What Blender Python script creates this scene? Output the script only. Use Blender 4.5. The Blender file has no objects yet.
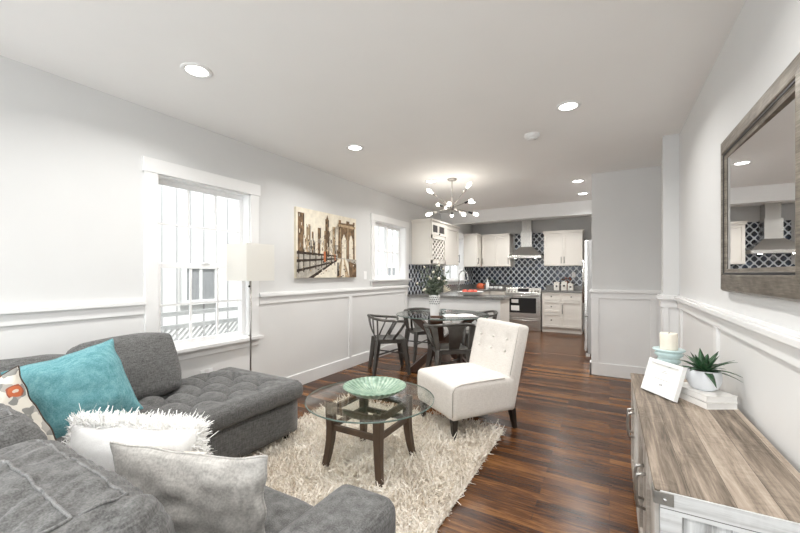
import bpy, bmesh, math, random
import numpy as np
from mathutils import Vector, Matrix, noise
C = bpy.context.scene.collection
S = bpy.context.scene
PI = math.pi
random.seed(7)
H = 2.54          # ceiling height
CAMZ = 1.27
# ------------------------------------------------------------------ camera, world, light, exposure
cam = bpy.data.cameras.new('camera'); camo = bpy.data.objects.new('camera', cam); C.objects.link(camo)
camo.location = (0, 0, CAMZ); camo.rotation_euler = (PI/2, 0, math.radians(29.7))
cam.sensor_width = 36; cam.lens = 367/800*36; cam.shift_y = 7.5/800; cam.clip_start = 0.02; cam.clip_end = 200
S.camera = camo
S.view_settings.view_transform = 'Standard'; S.view_settings.look = 'None'
S.view_settings.gamma = 1; S.view_settings.use_curve_mapping = False
S.view_settings.exposure = 0.17
S.cycles.diffuse_bounces = 8; S.cycles.max_bounces = 14; S.cycles.transparent_max_bounces = 16
S.cycles.sample_clamp_indirect = 8
W = bpy.data.worlds.new('sky'); S.world = W; W.use_nodes = True
W.node_tree.nodes['Background'].inputs[0].default_value = (0.93, 0.97, 1.0, 1)
W.node_tree.nodes['Background'].inputs[1].default_value = 2.6
def area_light(name, loc, rot, sx, sy, power, col=(1, 1, 1), shape='RECTANGLE', parent=None):
    l = bpy.data.lights.new(name, 'AREA'); l.shape = shape; l.size = sx; l.size_y = sy; l.energy = power; l.color = col
    o = bpy.data.objects.new(name, l); C.objects.link(o); o.location = loc; o.rotation_euler = rot
    if parent: o.parent = parent
    return o
# added front fill light, shining in through an unseen window behind the camera
area_light('rear_fill_light', (-1.25, -1.75, 1.35), (-PI/2, 0, PI), 3.0, 1.9, 50, (0.99, 0.995, 1.0))
# the sun stands over the house and lights the neighbour's wall outside the left windows
sun = bpy.data.lights.new('sun', 'SUN'); sun.energy = 4.5; sun.angle = 0.02; sun.color = (1, .98, .95)
suno = bpy.data.objects.new('sun', sun); C.objects.link(suno); suno.rotation_euler = Vector((-.6, .2, -.77)).to_track_quat('-Z', 'Y').to_euler()
DOWNLIGHT_W = 13.0
MIRROR_YAW = .8

# ------------------------------------------------------------------ helpers
class MB:
    """collects shapes, links them as ONE mesh object"""
    def __init__(s): s.v = []; s.f = []; s.m = []; s.cur = 0; s.sm = []
    def add(s, vs, fs, smooth=False):
        o = len(s.v); s.v += [tuple(v) for v in vs]
        for f in fs:
            s.f.append([i+o for i in f]); s.m.append(s.cur); s.sm.append(smooth)
        return s
    def mat(s, i): s.cur = i; return s
    def box(s, lo, hi, M=None):
        x0, y0, z0 = lo; x1, y1, z1 = hi
        vs = [(x0,y0,z0),(x1,y0,z0),(x1,y1,z0),(x0,y1,z0),(x0,y0,z1),(x1,y0,z1),(x1,y1,z1),(x0,y1,z1)]
        if M is not None: vs = [M @ Vector(v) for v in vs]
        return s.add(vs, [(3,2,1,0),(4,5,6,7),(0,1,5,4),(1,2,6,5),(2,3,7,6),(3,0,4,7)])
    def beam(s, p0, p1, w, t, up=(0, 0, 1), w1=None, t1=None):
        p0 = Vector(p0); p1 = Vector(p1); d = (p1-p0).normalized(); a = Vector(up).cross(d)
        if a.length < 1e-4: a = Vector((1, 0, 0)).cross(d)
        a.normalize(); b = d.cross(a); w1 = w if w1 is None else w1; t1 = t if t1 is None else t1
        vs = []
        for p, ww, tt in ((p0, w, t), (p1, w1, t1)):
            for i, j in ((-1,-1),(1,-1),(1,1),(-1,1)): vs.append(p+a*(i*ww/2)+b*(j*tt/2))
        return s.add(vs, [(3,2,1,0),(4,5,6,7),(0,1,5,4),(1,2,6,5),(2,3,7,6),(3,0,4,7)])
    def tube(s, pts, r, n=8, cap=True, flat=1.0):
        pts = [Vector(p) for p in pts]; k = len(pts)
        rs = r if isinstance(r, (list, tuple)) else [r]*k
        vs = []; ref = None
        for i in range(k):
            d = (pts[min(i+1, k-1)]-pts[max(i-1, 0)]).normalized()
            if ref is None:
                ref = Vector((0, 0, 1)).cross(d)
                if ref.length < 1e-3: ref = Vector((1, 0, 0))
            a = (ref-d*ref.dot(d)).normalized(); ref = a; b = d.cross(a)
            for j in range(n):
                t = 2*PI*j/n; vs.append(pts[i]+a*(rs[i]*math.cos(t))+b*(rs[i]*flat*math.sin(t)))
        fs = [(i*n+j, i*n+(j+1) % n, (i+1)*n+(j+1) % n, (i+1)*n+j) for i in range(k-1) for j in range(n)]
        if cap: fs += [tuple(range(n))[::-1], tuple(range((k-1)*n, k*n))]
        return s.add(vs, fs, True)
    def lathe(s, prof, c=(0, 0, 0), n=32, fn=None, caps=True):
        k = len(prof); vs = []
        for r, z in prof:
            for j in range(n):
                t = 2*PI*j/n; rr = r*(fn(t, r) if fn else 1)
                vs.append((c[0]+rr*math.cos(t), c[1]+rr*math.sin(t), c[2]+z))
        fs = [(i*n+j, i*n+(j+1) % n, (i+1)*n+(j+1) % n, (i+1)*n+j) for i in range(k-1) for j in range(n)]
        if caps and prof[0][0] > 1e-6: fs.append(tuple(range(n))[::-1])
        if caps and prof[-1][0] > 1e-6: fs.append(tuple(range((k-1)*n, k*n)))
        return s.add(vs, fs, True)
    def cyl(s, p0, p1, r0, r1=None, n=16): return s.tube([p0, p1], [r0, r0 if r1 is None else r1], n)
    def ball(s, c, r, n=12, sz=1.0):
        prof = [(max(r*math.sin(PI*i/n), 1e-7), -r*sz*math.cos(PI*i/n)) for i in range(n+1)]
        return s.lathe(prof, c, n*2)
    def poly(s, pts, fs=None): return s.add(pts, fs or [tuple(range(len(pts)))])
    def prism(s, poly, ax, a0, a1):
        """polygon (2D list) extruded along axis ax from a0 to a1; 2D coords are the other two axes in order"""
        n = len(poly)
        def P(p, a):
            q = list(p); q.insert(ax, a); return q
        vs = [P(p, a0) for p in poly]+[P(p, a1) for p in poly]
        return s.add(vs, [tuple(range(n))[::-1], tuple(range(n, 2*n))]+[(i, (i+1) % n, n+(i+1) % n, n+i) for i in range(n)])
    def frame(s, lo, hi, prof, M):
        """picture-frame sweep: rectangle lo..hi in local XY, prof=[(inset, height)]; M maps local to target"""
        vs = []; k = len(prof)
        for ins, h in prof:
            for x, y in ((lo[0]+ins, lo[1]+ins), (hi[0]-ins, lo[1]+ins), (hi[0]-ins, hi[1]-ins), (lo[0]+ins, hi[1]-ins)):
                vs.append(M @ Vector((x, y, h)))
        fs = [(i*4+j, i*4+(j+1) % 4, (i+1)*4+(j+1) % 4, (i+1)*4+j) for i in range(k-1) for j in range(4)]
        fs += [((k-1)*4+j, (k-1)*4+(j+1) % 4, (j+1) % 4, j) for j in range(4)]
        return s.add(vs, fs)
    def soft(s, lo, hi, r, n=10, fn=None, puff=0.0, M=None):
        """rounded box with a grid on each face; puff swells the faces, fn(p, nrm)->offset along the normal"""
        lo = Vector(lo); hi = Vector(hi); c = (lo+hi)/2; h = (hi-lo)/2
        idx = {}; vs = []; fs = []
        def vert(g):
            key = tuple(round(x, 5) for x in g)
            if key in idx: return idx[key]
            p = Vector([g[i]*h[i] for i in range(3)])
            inner = Vector([max(-h[i]+r, min(h[i]-r, p[i])) for i in range(3)])
            d = p-inner
            if d.length > 1e-9: nn = d.normalized(); p = inner+nn*r
            else: nn = Vector(g)
            if puff:
                for i in range(3):
                    w = 1.0
                    for j in range(3):
                        if j != i: w *= max(0, 1-(p[j]/h[j])**2)
                    p[i] += puff*w*(g[i]**3)
            p = p+c
            if fn: p = p+nn*fn(p, nn)
            if M is not None: p = M @ p
            idx[key] = len(vs); vs.append(p); return idx[key]
        def sp(a):   # denser near the ends so the rounding is smooth
            return math.copysign(abs(a)**0.75, a)
        def ns(i): return n if isinstance(n, int) else n[i]
        for ax in range(3):
            a, b = [(1, 2), (2, 0), (0, 1)][ax]; na, nb = ns(a), ns(b)
            for sg in (-1, 1):
                for i in range(na):
                    for j in range(nb):
                        q = []
                        for di, dj in ((0,0),(1,0),(1,1),(0,1)):
                            g = [0, 0, 0]; g[ax] = sg; g[a] = sp(-1+2*(i+di)/na); g[b] = sp(-1+2*(j+dj)/nb); q.append(vert(g))
                        fs.append(tuple(q) if sg > 0 else tuple(q[::-1]))
        return s.add(vs, fs, True)
    def build(s, name, mats, parent=None, world=False, bevel=0, bseg=2, subd=0, smooth=None, fix=True):
        me = bpy.data.meshes.new(name)
        vs = s.v
        if world and parent is not None:
            inv = parent['_mi']; inv = INV[inv]; vs = [tuple(inv @ Vector(v)) for v in vs]
        me.from_pydata(vs, [], s.f)
        for m in (mats if isinstance(mats, (list, tuple)) else [mats]): me.materials.append(m)
        me.polygons.foreach_set('material_index', s.m)
        me.polygons.foreach_set('use_smooth', [bool(x) if smooth is None else smooth for x in s.sm])
        if fix:
            bm = bmesh.new(); bm.from_mesh(me); bmesh.ops.recalc_face_normals(bm, faces=bm.faces); bm.to_mesh(me); bm.free()
        me.update()
        o = bpy.data.objects.new(name, me); C.objects.link(o)
        if parent is not None: o.parent = parent
        if bevel:
            b = o.modifiers.new('bevel', 'BEVEL'); b.width = bevel; b.segments = bseg; b.limit_method = 'ANGLE'; b.angle_limit = math.radians(40)
            b.harden_normals = False
        if subd:
            b = o.modifiers.new('subd', 'SUBSURF'); b.levels = subd; b.render_levels = subd
        return o
INV = {}
def thing(name, label, cat, loc=(0, 0, 0), rz=0, group=None, kind=None):
    o = bpy.data.objects.new(name, None); C.objects.link(o); o.location = loc; o.rotation_euler = (0, 0, rz)
    o.empty_display_size = 0.05
    if label: o['label'] = label
    if cat: o['category'] = cat
    if group: o['group'] = group
    if kind: o['kind'] = kind
    k = 'k%d' % len(INV); o['_mi'] = k
    INV[k] = (Matrix.Translation(Vector(loc)) @ Matrix.Rotation(rz, 4, 'Z')).inverted()
    return o
def tag(o, label, cat, group=None):
    o['label'] = label; o['category'] = cat
    if group: o['group'] = group
    return o
def struct(o, label=None):
    o['kind'] = 'structure'
    if label: o['label'] = label
    return o
def dup(root, loc, rz=0, label=None):
    r = root.copy(); C.objects.link(r); r.location = loc; r.rotation_euler = (0, 0, rz)
    if label: r['label'] = label
    for ch in list(root.children):
        c = ch.copy(); C.objects.link(c); c.parent = r
        for g in list(ch.children):
            d = g.copy(); C.objects.link(d); d.parent = c
    return r

# ------------------------------------------------------------------ materials
def newmat(name):
    m = bpy.data.materials.new(name); m.use_nodes = True
    nt = m.node_tree; return m, nt, nt.nodes['Principled BSDF']
def N(nt, typ, **kw):
    n = nt.nodes.new(typ)
    for k, v in kw.items():
        if k == 'inp':
            for a, b in v.items(): n.inputs[a].default_value = b
        else: setattr(n, k, v)
    return n
def L(nt, a, b): nt.links.new(a, b)
def math_(nt, op, a, b=None, c=None):
    n = nt.nodes.new('ShaderNodeMath'); n.operation = op
    for i, x in enumerate((a, b, c)):
        if x is None: continue
        if isinstance(x, (int, float)): n.inputs[i].default_value = x
        else: nt.links.new(x, n.inputs[i])
    return n.outputs[0]
def ramp(nt, fac, stops, interp='LINEAR'):
    n = nt.nodes.new('ShaderNodeValToRGB'); e = n.color_ramp.elements; n.color_ramp.interpolation = interp
    while len(e) > 1: e.remove(e[-1])
    e[0].position = stops[0][0]; e[0].color = (*stops[0][1], 1)
    for p, c in stops[1:]:
        x = e.new(p); x.color = (*c, 1)
    nt.links.new(fac, n.inputs[0]); return n.outputs[0]
def coords(nt, scale=(1, 1, 1), rot=(0, 0, 0)):
    t = N(nt, 'ShaderNodeTexCoord'); mp = N(nt, 'ShaderNodeMapping')
    mp.inputs['Scale'].default_value = scale; mp.inputs['Rotation'].default_value = rot
    L(nt, t.outputs['Object'], mp.inputs[0]); return mp.outputs[0]
def noise_(nt, vec, scale, detail=3, rough=.55):
    n = N(nt, 'ShaderNodeTexNoise', inp={'Scale': scale, 'Detail': detail, 'Roughness': rough}); L(nt, vec, n.inputs['Vector']); return n.outputs['Fac']
def bump(nt, b, h, strength, dist=0.01):
    n = N(nt, 'ShaderNodeBump', inp={'Strength': strength, 'Distance': dist}); L(nt, h, n.inputs['Height']); L(nt, n.outputs[0], b.inputs['Normal'])
def plain(name, col, rough=.5, metal=0, var=0.0, vs=20, bmp=0, bs=60, bd=.002, stretch=(1, 1, 1), spec=None, emit=None):
    m, nt, b = newmat(name)
    b.inputs['Base Color'].default_value = (*col, 1); b.inputs['Roughness'].default_value = rough; b.inputs['Metallic'].default_value = metal
    if spec is not None: b.inputs['Specular IOR Level'].default_value = spec
    v = coords(nt, stretch)
    f = noise_(nt, v, vs, 4)
    c0 = tuple(max(0, x*(1-var)) for x in col); c1 = tuple(min(1, x*(1+var)) for x in col)
    L(nt, ramp(nt, f, [(.3, c0), (.7, c1)]), b.inputs['Base Color'])
    if bmp: bump(nt, b, noise_(nt, v, bs, 3), bmp, bd)
    if emit:
        b.inputs['Emission Color'].default_value = (*emit[0], 1); b.inputs['Emission Strength'].default_value = emit[1]
    return m
def weave(name, c0, c1, scale=260, rough=.9, big=.15, slub=None):
    """woven cloth: fine crossing threads over a mottled ground"""
    m, nt, b = newmat(name); v = coords(nt)
    a = noise_(nt, coords(nt, (1, 1, .12)), scale, 2); d = noise_(nt, coords(nt, (.12, .12, 1)), scale, 2)
    f = math_(nt, 'ADD', math_(nt, 'MULTIPLY', a, .5), math_(nt, 'MULTIPLY', d, .5))
    f2 = math_(nt, 'ADD', f, math_(nt, 'MULTIPLY', math_(nt, 'SUBTRACT', noise_(nt, v, 5, 3), .5), big))
    L(nt, ramp(nt, f2, [(.36, c0), (.64, c1)]), b.inputs['Base Color'])
    b.inputs['Roughness'].default_value = rough; b.inputs['Specular IOR Level'].default_value = .15
    b.inputs['Sheen Weight'].default_value = .15
    bump(nt, b, f, .35, .002); return m
M_wall = plain('wall_paint', (.66, .66, .655), .75, var=.012, vs=3, bmp=.05, bs=200)
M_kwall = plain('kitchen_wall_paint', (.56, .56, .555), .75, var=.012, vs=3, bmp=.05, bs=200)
M_ceil = plain('ceiling_paint', (.87, .86, .845), .85, var=.01, vs=2)
M_trim = plain('white_trim_paint', (.79, .787, .78), .4, var=.008, vs=4)
M_trim2 = plain('white_wainscot_paint', (.735, .73, .72), .45, var=.008, vs=4)
M_vinyl = plain('white_window_vinyl', (.88, .88, .88), .35, var=.006)
M_cab = plain('cabinet_paint', (.75, .715, .66), .4, var=.01, vs=5)
M_blk = plain('black_metal', (.02, .02, .022), .4, .6, var=.1)
M_dark = plain('dark_recess', (.045, .04, .038), .7, var=.2)
M_steel = plain('stainless_steel', (.62, .61, .59), .27, 1, var=.05, vs=60, stretch=(.05, .05, 1), bmp=.02)
M_chrome = plain('polished_chrome', (.78, .78, .78), .12, 1, var=.01)
M_nickel = plain('brushed_nickel', (.42, .40, .38), .3, 1, var=.06)
M_gun = plain('gunmetal', (.12, .115, .106), .38, .7, var=.18, vs=14)
M_white = plain('white_ceramic', (.86, .86, .85), .25, var=.01)
M_paper = plain('white_paper', (.85, .84, .82), .7, var=.02)
M_stone = plain('dark_grey_stone', (.17, .165, .155), .22, var=.35, vs=45)
M_espresso = plain('espresso_wood', (.055, .028, .018), .35, var=.45, vs=8, stretch=(1, 1, .12), bmp=.08)
M_tablewood = plain('walnut_stained_wood', (.075, .046, .029), .4, var=.4, vs=10, stretch=(1, 1, .1), bmp=.1)
M_blackwood = plain('black_stained_wood', (.02, .016, .013), .4, var=.3, vs=10)
M_grey = weave('charcoal_tweed', (.066, .065, .063), (.172, .170, .167), 230, big=.06)
M_grey2 = weave('charcoal_tweed_welt', (.10, .10, .098), (.23, .228, .225), 230, big=.05)
M_ivory = weave('ivory_linen', (.64, .60, .555), (.77, .735, .69), 300, big=.05)
M_ivwelt = plain('taupe_welt', (.42, .385, .35), .8, var=.1)
M_teal = weave('teal_cloth', (.075, .225, .25), (.185, .375, .405), 200, big=.12)
M_gvelvet = weave('pale_grey_velvet', (.36, .345, .325), (.58, .56, .53), 150, big=.35)
M_wcloth = weave('white_cloth', (.86, .855, .845), (.94, .94, .93), 300, big=.05)
M_fur = plain('white_fur', (.94, .935, .92), .8, var=.06, vs=30)
M_green = plain('dark_leaf', (.025, .075, .03), .45, var=.5, vs=30)
M_euc = plain('eucalyptus_leaf', (.10, .125, .085), .6, var=.75, vs=25)
M_aqua = plain('pale_aqua_stoneware', (.52, .66, .66), .3, var=.1, vs=20)
M_wax = plain('cream_wax', (.80, .74, .64), .55, var=.02)
M_red = plain('red_fruit_skin', (.62, .10, .06), .35, var=.5, vs=12)
M_teapot = plain('orange_red_enamel', (.55, .12, .05), .25, var=.2)
M_amber = plain('rust_petal', (.42, .12, .05), .7, var=.4)
M_black = plain('black_gloss', (.012, .012, .013), .12, var=.1)
M_brownpaint = plain('sepia', (.16, .10, .05), .8, var=.5, vs=22)

def glass_mat(name, tint, refl=.08, rough=0.0):
    m, nt, b = newmat(name); nt.nodes.remove(b); out = nt.nodes['Material Output']
    t = N(nt, 'ShaderNodeBsdfTransparent'); t.inputs[0].default_value = (*tint, 1)
    g = N(nt, 'ShaderNodeBsdfGlossy'); g.inputs['Roughness'].default_value = rough
    fr = N(nt, 'ShaderNodeLayerWeight', inp={'Blend': .5})
    mx = N(nt, 'ShaderNodeMixShader')
    L(nt, math_(nt, 'MULTIPLY_ADD', math_(nt, 'POWER', fr.outputs['Facing'], 5.0), .9, .04), mx.inputs[0])
    L(nt, t.outputs[0], mx.inputs[1]); L(nt, g.outputs[0], mx.inputs[2]); L(nt, mx.outputs[0], out.inputs[0]); return m
M_pane = glass_mat('window_glass', (.97, .98, .98))
M_tglass = glass_mat('table_glass', (.955, .975, .965))
M_tedge = plain('glass_edge_green', (.13, .18, .16), .1, var=.1)

def floor_mat():
    m, nt, b = newmat('dark_oak_floor')
    v = coords(nt)
    br = N(nt, 'ShaderNodeTexBrick', offset=.37, squash=1.0, inp={'Color1': (0, 0, 0, 1), 'Color2': (1, 1, 1, 1), 'Mortar': (.5, .5, .5, 1), 'Scale': 1.0,
           'Mortar Size': .0008, 'Mortar Smooth': .1, 'Bias': 0.0, 'Brick Width': .95, 'Row Height': .066})
    L(nt, v, br.inputs['Vector'])
    sep = N(nt, 'ShaderNodeSeparateXYZ'); L(nt, v, sep.inputs[0])
    row = math_(nt, 'FLOOR', math_(nt, 'DIVIDE', sep.outputs[1], .066))
    comb = N(nt, 'ShaderNodeCombineXYZ')
    L(nt, math_(nt, 'ADD', math_(nt, 'MULTIPLY', sep.outputs[0], 1.0), math_(nt, 'MULTIPLY', row, 3.7)), comb.inputs[0])
    L(nt, math_(nt, 'MULTIPLY', sep.outputs[1], 14), comb.inputs[1])
    g = N(nt, 'ShaderNodeTexNoise', inp={'Scale': 5.5, 'Detail': 10, 'Roughness': .72, 'Distortion': .9}); L(nt, comb.outputs[0], g.inputs['Vector'])
    wn = N(nt, 'ShaderNodeTexWhiteNoise', noise_dimensions='1D'); L(nt, row, wn.inputs['W'])
    sb = N(nt, 'ShaderNodeSeparateColor'); L(nt, br.outputs['Color'], sb.inputs[0])
    f = math_(nt, 'ADD', math_(nt, 'MULTIPLY', g.outputs['Fac'], .95), math_(nt, 'ADD', math_(nt, 'MULTIPLY', sb.outputs[0], .26), math_(nt, 'MULTIPLY', wn.outputs['Value'], .12)))
    col = ramp(nt, f, [(.43, (.012, .0038, .0015)), (.58, (.048, .0165, .005)), (.70, (.105, .040, .011)), (.86, (.23, .10, .030))])
    mx = N(nt, 'ShaderNodeMix', data_type='RGBA'); L(nt, br.outputs['Fac'], mx.inputs[0]); L(nt, col, mx.inputs[6]); mx.inputs[7].default_value = (.015, .006, .003, 1)
    L(nt, mx.outputs[2], b.inputs['Base Color'])
    b.inputs['Roughness'].default_value = .27; b.inputs['Specular IOR Level'].default_value = .22
    hh = math_(nt, 'SUBTRACT', math_(nt, 'MULTIPLY', g.outputs['Fac'], .3), br.outputs['Fac']); bump(nt, b, hh, .25, .002)
    return m
M_floor = floor_mat()
def plank_mat(name, along, across, pw, stops, off=0.0, rough=.6):
    """weathered boards: 'along' and 'across' are coordinate indices"""
    m, nt, b = newmat(name); v = coords(nt); sep = N(nt, 'ShaderNodeSeparateXYZ'); L(nt, v, sep.inputs[0])
    ac = math_(nt, 'ADD', sep.outputs[across], off); row = math_(nt, 'FLOOR', math_(nt, 'DIVIDE', ac, pw))
    wn = N(nt, 'ShaderNodeTexWhiteNoise', noise_dimensions='1D'); L(nt, row, wn.inputs['W'])
    comb = N(nt, 'ShaderNodeCombineXYZ')
    L(nt, math_(nt, 'ADD', math_(nt, 'MULTIPLY', sep.outputs[along], .8), math_(nt, 'MULTIPLY', row, 5.3)), comb.inputs[0])
    L(nt, math_(nt, 'MULTIPLY', ac, 13), comb.inputs[1])
    g = N(nt, 'ShaderNodeTexNoise', inp={'Scale': 2.4, 'Detail': 10, 'Roughness': .74, 'Distortion': .35}); L(nt, comb.outputs[0], g.inputs['Vector'])
    comb2 = N(nt, 'ShaderNodeCombineXYZ'); L(nt, math_(nt, 'MULTIPLY', sep.outputs[along], 30), comb2.inputs[0]); L(nt, math_(nt, 'MULTIPLY', ac, 9), comb2.inputs[1])
    saw = noise_(nt, comb2.outputs[0], 2.2, 2)
    patch = noise_(nt, v, 5, 2)
    sawm = math_(nt, 'MULTIPLY', math_(nt, 'SUBTRACT', saw, .5), math_(nt, 'MULTIPLY', math_(nt, 'GREATER_THAN', patch, .52), .18))
    f = math_(nt, 'ADD', math_(nt, 'ADD', math_(nt, 'MULTIPLY_ADD', g.outputs['Fac'], 1.15, -.17), math_(nt, 'MULTIPLY', wn.outputs['Value'], .26)), sawm)
    fr = math_(nt, 'FRACT', math_(nt, 'DIVIDE', ac, pw)); edge = math_(nt, 'LESS_THAN', fr, .012)
    col = ramp(nt, f, stops)
    mx = N(nt, 'ShaderNodeMix', data_type='RGBA'); L(nt, edge, mx.inputs[0]); L(nt, col, mx.inputs[6]); mx.inputs[7].default_value = (*[x*.45 for x in stops[0][1]], 1)
    L(nt, mx.outputs[2], b.inputs['Base Color']); b.inputs['Roughness'].default_value = rough; b.inputs['Specular IOR Level'].default_value = .3
    bump(nt, b, g.outputs['Fac'], .15, .003); return m
M_ctop = plank_mat('weathered_brown_boards', 1, 0, .098, [(.30, (.095, .074, .056)), (.45, (.215, .172, .133)), (.58, (.35, .285, .226)), (.76, (.50, .425, .35))], off=.02)
M_cend = plank_mat('whitewashed_boards', 2, 0, .105, [(.34, (.30, .30, .295)), (.48, (.50, .51, .51)), (.62, (.66, .67, .67)), (.8, (.74, .75, .75))], off=.03)
M_crail = plank_mat('whitewashed_rail', 0, 2, .2, [(.34, (.28, .275, .265)), (.48, (.46, .46, .455)), (.62, (.60, .605, .60)), (.8, (.68, .69, .69))])
M_cdoor = plank_mat('whitewashed_door_boards', 2, 1, .12, [(.34, (.22, .19, .16)), (.48, (.38, .34, .30)), (.62, (.52, .49, .45)), (.8, (.60, .58, .55))])

def tile_mat():
    m, nt, b = newmat('navy_lantern_tile'); v = coords(nt); sep = N(nt, 'ShaderNodeSeparateXYZ'); L(nt, v, sep.inputs[0])
    u = math_(nt, 'DIVIDE', math_(nt, 'ADD', sep.outputs[0], sep.outputs[1]), .132); w = math_(nt, 'DIVIDE', sep.outputs[2], .155)
    def cell(o):
        du = math_(nt, 'ABSOLUTE', math_(nt, 'SUBTRACT', math_(nt, 'FRACT', math_(nt, 'ADD', u, o)), .5))
        dv = math_(nt, 'ABSOLUTE', math_(nt, 'SUBTRACT', math_(nt, 'FRACT', math_(nt, 'ADD', w, o)), .5))
        # lantern outline: diamond lattice with swelling flanks
        return math_(nt, 'ADD', math_(nt, 'POWER', math_(nt, 'MULTIPLY', du, 2), 1.35), math_(nt, 'POWER', math_(nt, 'MULTIPLY', dv, 2), 1.35))
    d = math_(nt, 'MINIMUM', cell(0.0), cell(.5))
    inside = math_(nt, 'LESS_THAN', d, .60)
    tone = noise_(nt, coords(nt, (9, 9, 7)), 1.0, 1)
    navy = ramp(nt, tone, [(.35, (.008, .010, .016)), (.55, (.02, .028, .048)), (.75, (.06, .085, .14))])  # lighter blues paint gloss reflections into the tile colour
    mx = N(nt, 'ShaderNodeMix', data_type='RGBA'); L(nt, inside, mx.inputs[0]); mx.inputs[6].default_value = (.60, .63, .67, 1); L(nt, navy, mx.inputs[7])
    L(nt, mx.outputs[2], b.inputs['Base Color']); b.inputs['Roughness'].default_value = .22
    bump(nt, b, math_(nt, 'SUBTRACT', 1.0, math_(nt, 'MINIMUM', d, .8)), .3, .004); return m
M_tile = tile_mat()
def floral_mat():
    m, nt, b = newmat('floral_cloth'); v = coords(nt)
    nv = N(nt, 'ShaderNodeTexNoise', inp={'Scale': 14, 'Detail': 2}); L(nt, v, nv.inputs['Vector'])
    vm = N(nt, 'ShaderNodeVectorMath', operation='MULTIPLY_ADD'); L(nt, nv.outputs['Color'], vm.inputs[0]); vm.inputs[1].default_value = (.05,)*3; L(nt, v, vm.inputs[2])
    vo = N(nt, 'ShaderNodeTexVoronoi', inp={'Scale': 8.5, 'Randomness': .8}); L(nt, vm.outputs[0], vo.inputs['Vector'])
    sc = N(nt, 'ShaderNodeSeparateColor'); L(nt, vo.outputs['Color'], sc.inputs[0])
    leaf = N(nt, 'ShaderNodeTexVoronoi', inp={'Scale': 30.0, 'Randomness': 1.0}); L(nt, vm.outputs[0], leaf.inputs['Vector'])
    lc = N(nt, 'ShaderNodeSeparateColor'); L(nt, leaf.outputs['Color'], lc.inputs[0])
    base = ramp(nt, lc.outputs[0], [(0, (.66, .62, .55)), (.38, (.60, .56, .49)), (.46, (.36, .34, .31)), (.66, (.24, .235, .22)), (.86, (.62, .58, .51))], 'CONSTANT')
    isf = math_(nt, 'LESS_THAN', sc.outputs[1], .30)
    flower = math_(nt, 'MULTIPLY', math_(nt, 'LESS_THAN', vo.outputs['Distance'], .34), isf)
    ring = ramp(nt, vo.outputs['Distance'], [(0, (.62, .56, .47)), (.08, (.45, .12, .05)), (.14, (.66, .55, .45)), (.20, (.50, .13, .05)), (.29, (.30, .09, .05))], 'CONSTANT')
    mx = N(nt, 'ShaderNodeMix', data_type='RGBA'); L(nt, flower, mx.inputs[0]); L(nt, base, mx.inputs[6]); L(nt, ring, mx.inputs[7])
    L(nt, mx.outputs[2], b.inputs['Base Color']); b.inputs['Roughness'].default_value = .85
    bump(nt, b, noise_(nt, v, 300, 2), .2, .002); return m
M_floral = floral_mat()
def rug_mat():
    m, nt, b = newmat('cream_shag_yarn'); v = coords(nt)
    f = math_(nt, 'ADD', math_(nt, 'MULTIPLY', noise_(nt, v, 70, 2), .65), math_(nt, 'MULTIPLY', noise_(nt, v, 4, 3), .35))
    L(nt, ramp(nt, f, [(.33, (.54, .465, .375)), (.48, (.79, .73, .645)), (.62, (.91, .875, .82))]), b.inputs['Base Color'])
    b.inputs['Roughness'].default_value = .9; b.inputs['Specular IOR Level'].default_value = .1; return m
M_rug = rug_mat()
def shade_mat():
    m, nt, b = newmat('linen_lampshade'); out = nt.nodes['Material Output']
    b.inputs['Base Color'].default_value = (.86, .845, .81, 1); b.inputs['Roughness'].default_value = .9
    t = N(nt, 'ShaderNodeBsdfTranslucent'); t.inputs[0].default_value = (.86, .845, .81, 1)
    mx = N(nt, 'ShaderNodeMixShader', inp={0: .45}); L(nt, b.outputs[0], mx.inputs[1]); L(nt, t.outputs[0], mx.inputs[2]); L(nt, mx.outputs[0], out.inputs[0])
    bump(nt, b, noise_(nt, coords(nt), 300, 2), .1, .001); return m
M_shade = shade_mat()
def silverwood():
    m, nt, b = newmat('aged_silver_wood'); v = coords(nt, (1, 1, 1))
    f = math_(nt, 'ADD', math_(nt, 'MULTIPLY', noise_(nt, coords(nt, (1, 1, 12)), 14, 4), .5), math_(nt, 'MULTIPLY', noise_(nt, v, 12, 4), .5))
    L(nt, ramp(nt, f, [(.33, (.075, .062, .05)), (.5, (.18, .155, .125)), (.68, (.31, .275, .23))]), b.inputs['Base Color'])
    b.inputs['Roughness'].default_value = .38; b.inputs['Metallic'].default_value = .35; return m
M_mframe = silverwood()
M_mirror = plain('mirror_silver', (.92, .92, .92), .0, 1, var=0)
def bowl_mat():
    m, nt, b = newmat('celadon_glaze'); v = coords(nt); sep = N(nt, 'ShaderNodeSeparateXYZ'); L(nt, v, sep.inputs[0])
    an = math_(nt, 'ARCTAN2', sep.outputs[1], sep.outputs[0]); rib = math_(nt, 'SINE', math_(nt, 'MULTIPLY', an, 36))
    f = math_(nt, 'ADD', math_(nt, 'MULTIPLY', rib, .12), noise_(nt, v, 25, 4))
    L(nt, ramp(nt, f, [(.28, (.10, .185, .125)), (.5, (.215, .335, .245)), (.72, (.41, .51, .40))]), b.inputs['Base Color']); b.inputs['Roughness'].default_value = .3
    bump(nt, b, f, .7, .006); return m
M_bowl = bowl_mat()
M_lens = plain('downlight_lens', (1, 1, 1), .5, emit=((1, .985, .95), 9.0))
M_bulb = plain('frosted_bulb', (1, 1, 1), .5, emit=((1, .95, .86), 6.0))
M_siding = plain('white_exterior_siding', (.62, .62, .61), .7, var=.02)
M_siding2 = plain('grey_exterior_trim', (.55, .55, .55), .7, var=.03)
M_lattice = plain('pale_lattice_wood', (.52, .52, .51), .8, var=.08)
M_ground = plain('exterior_concrete', (.55, .54, .52), .9, var=.1)
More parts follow.
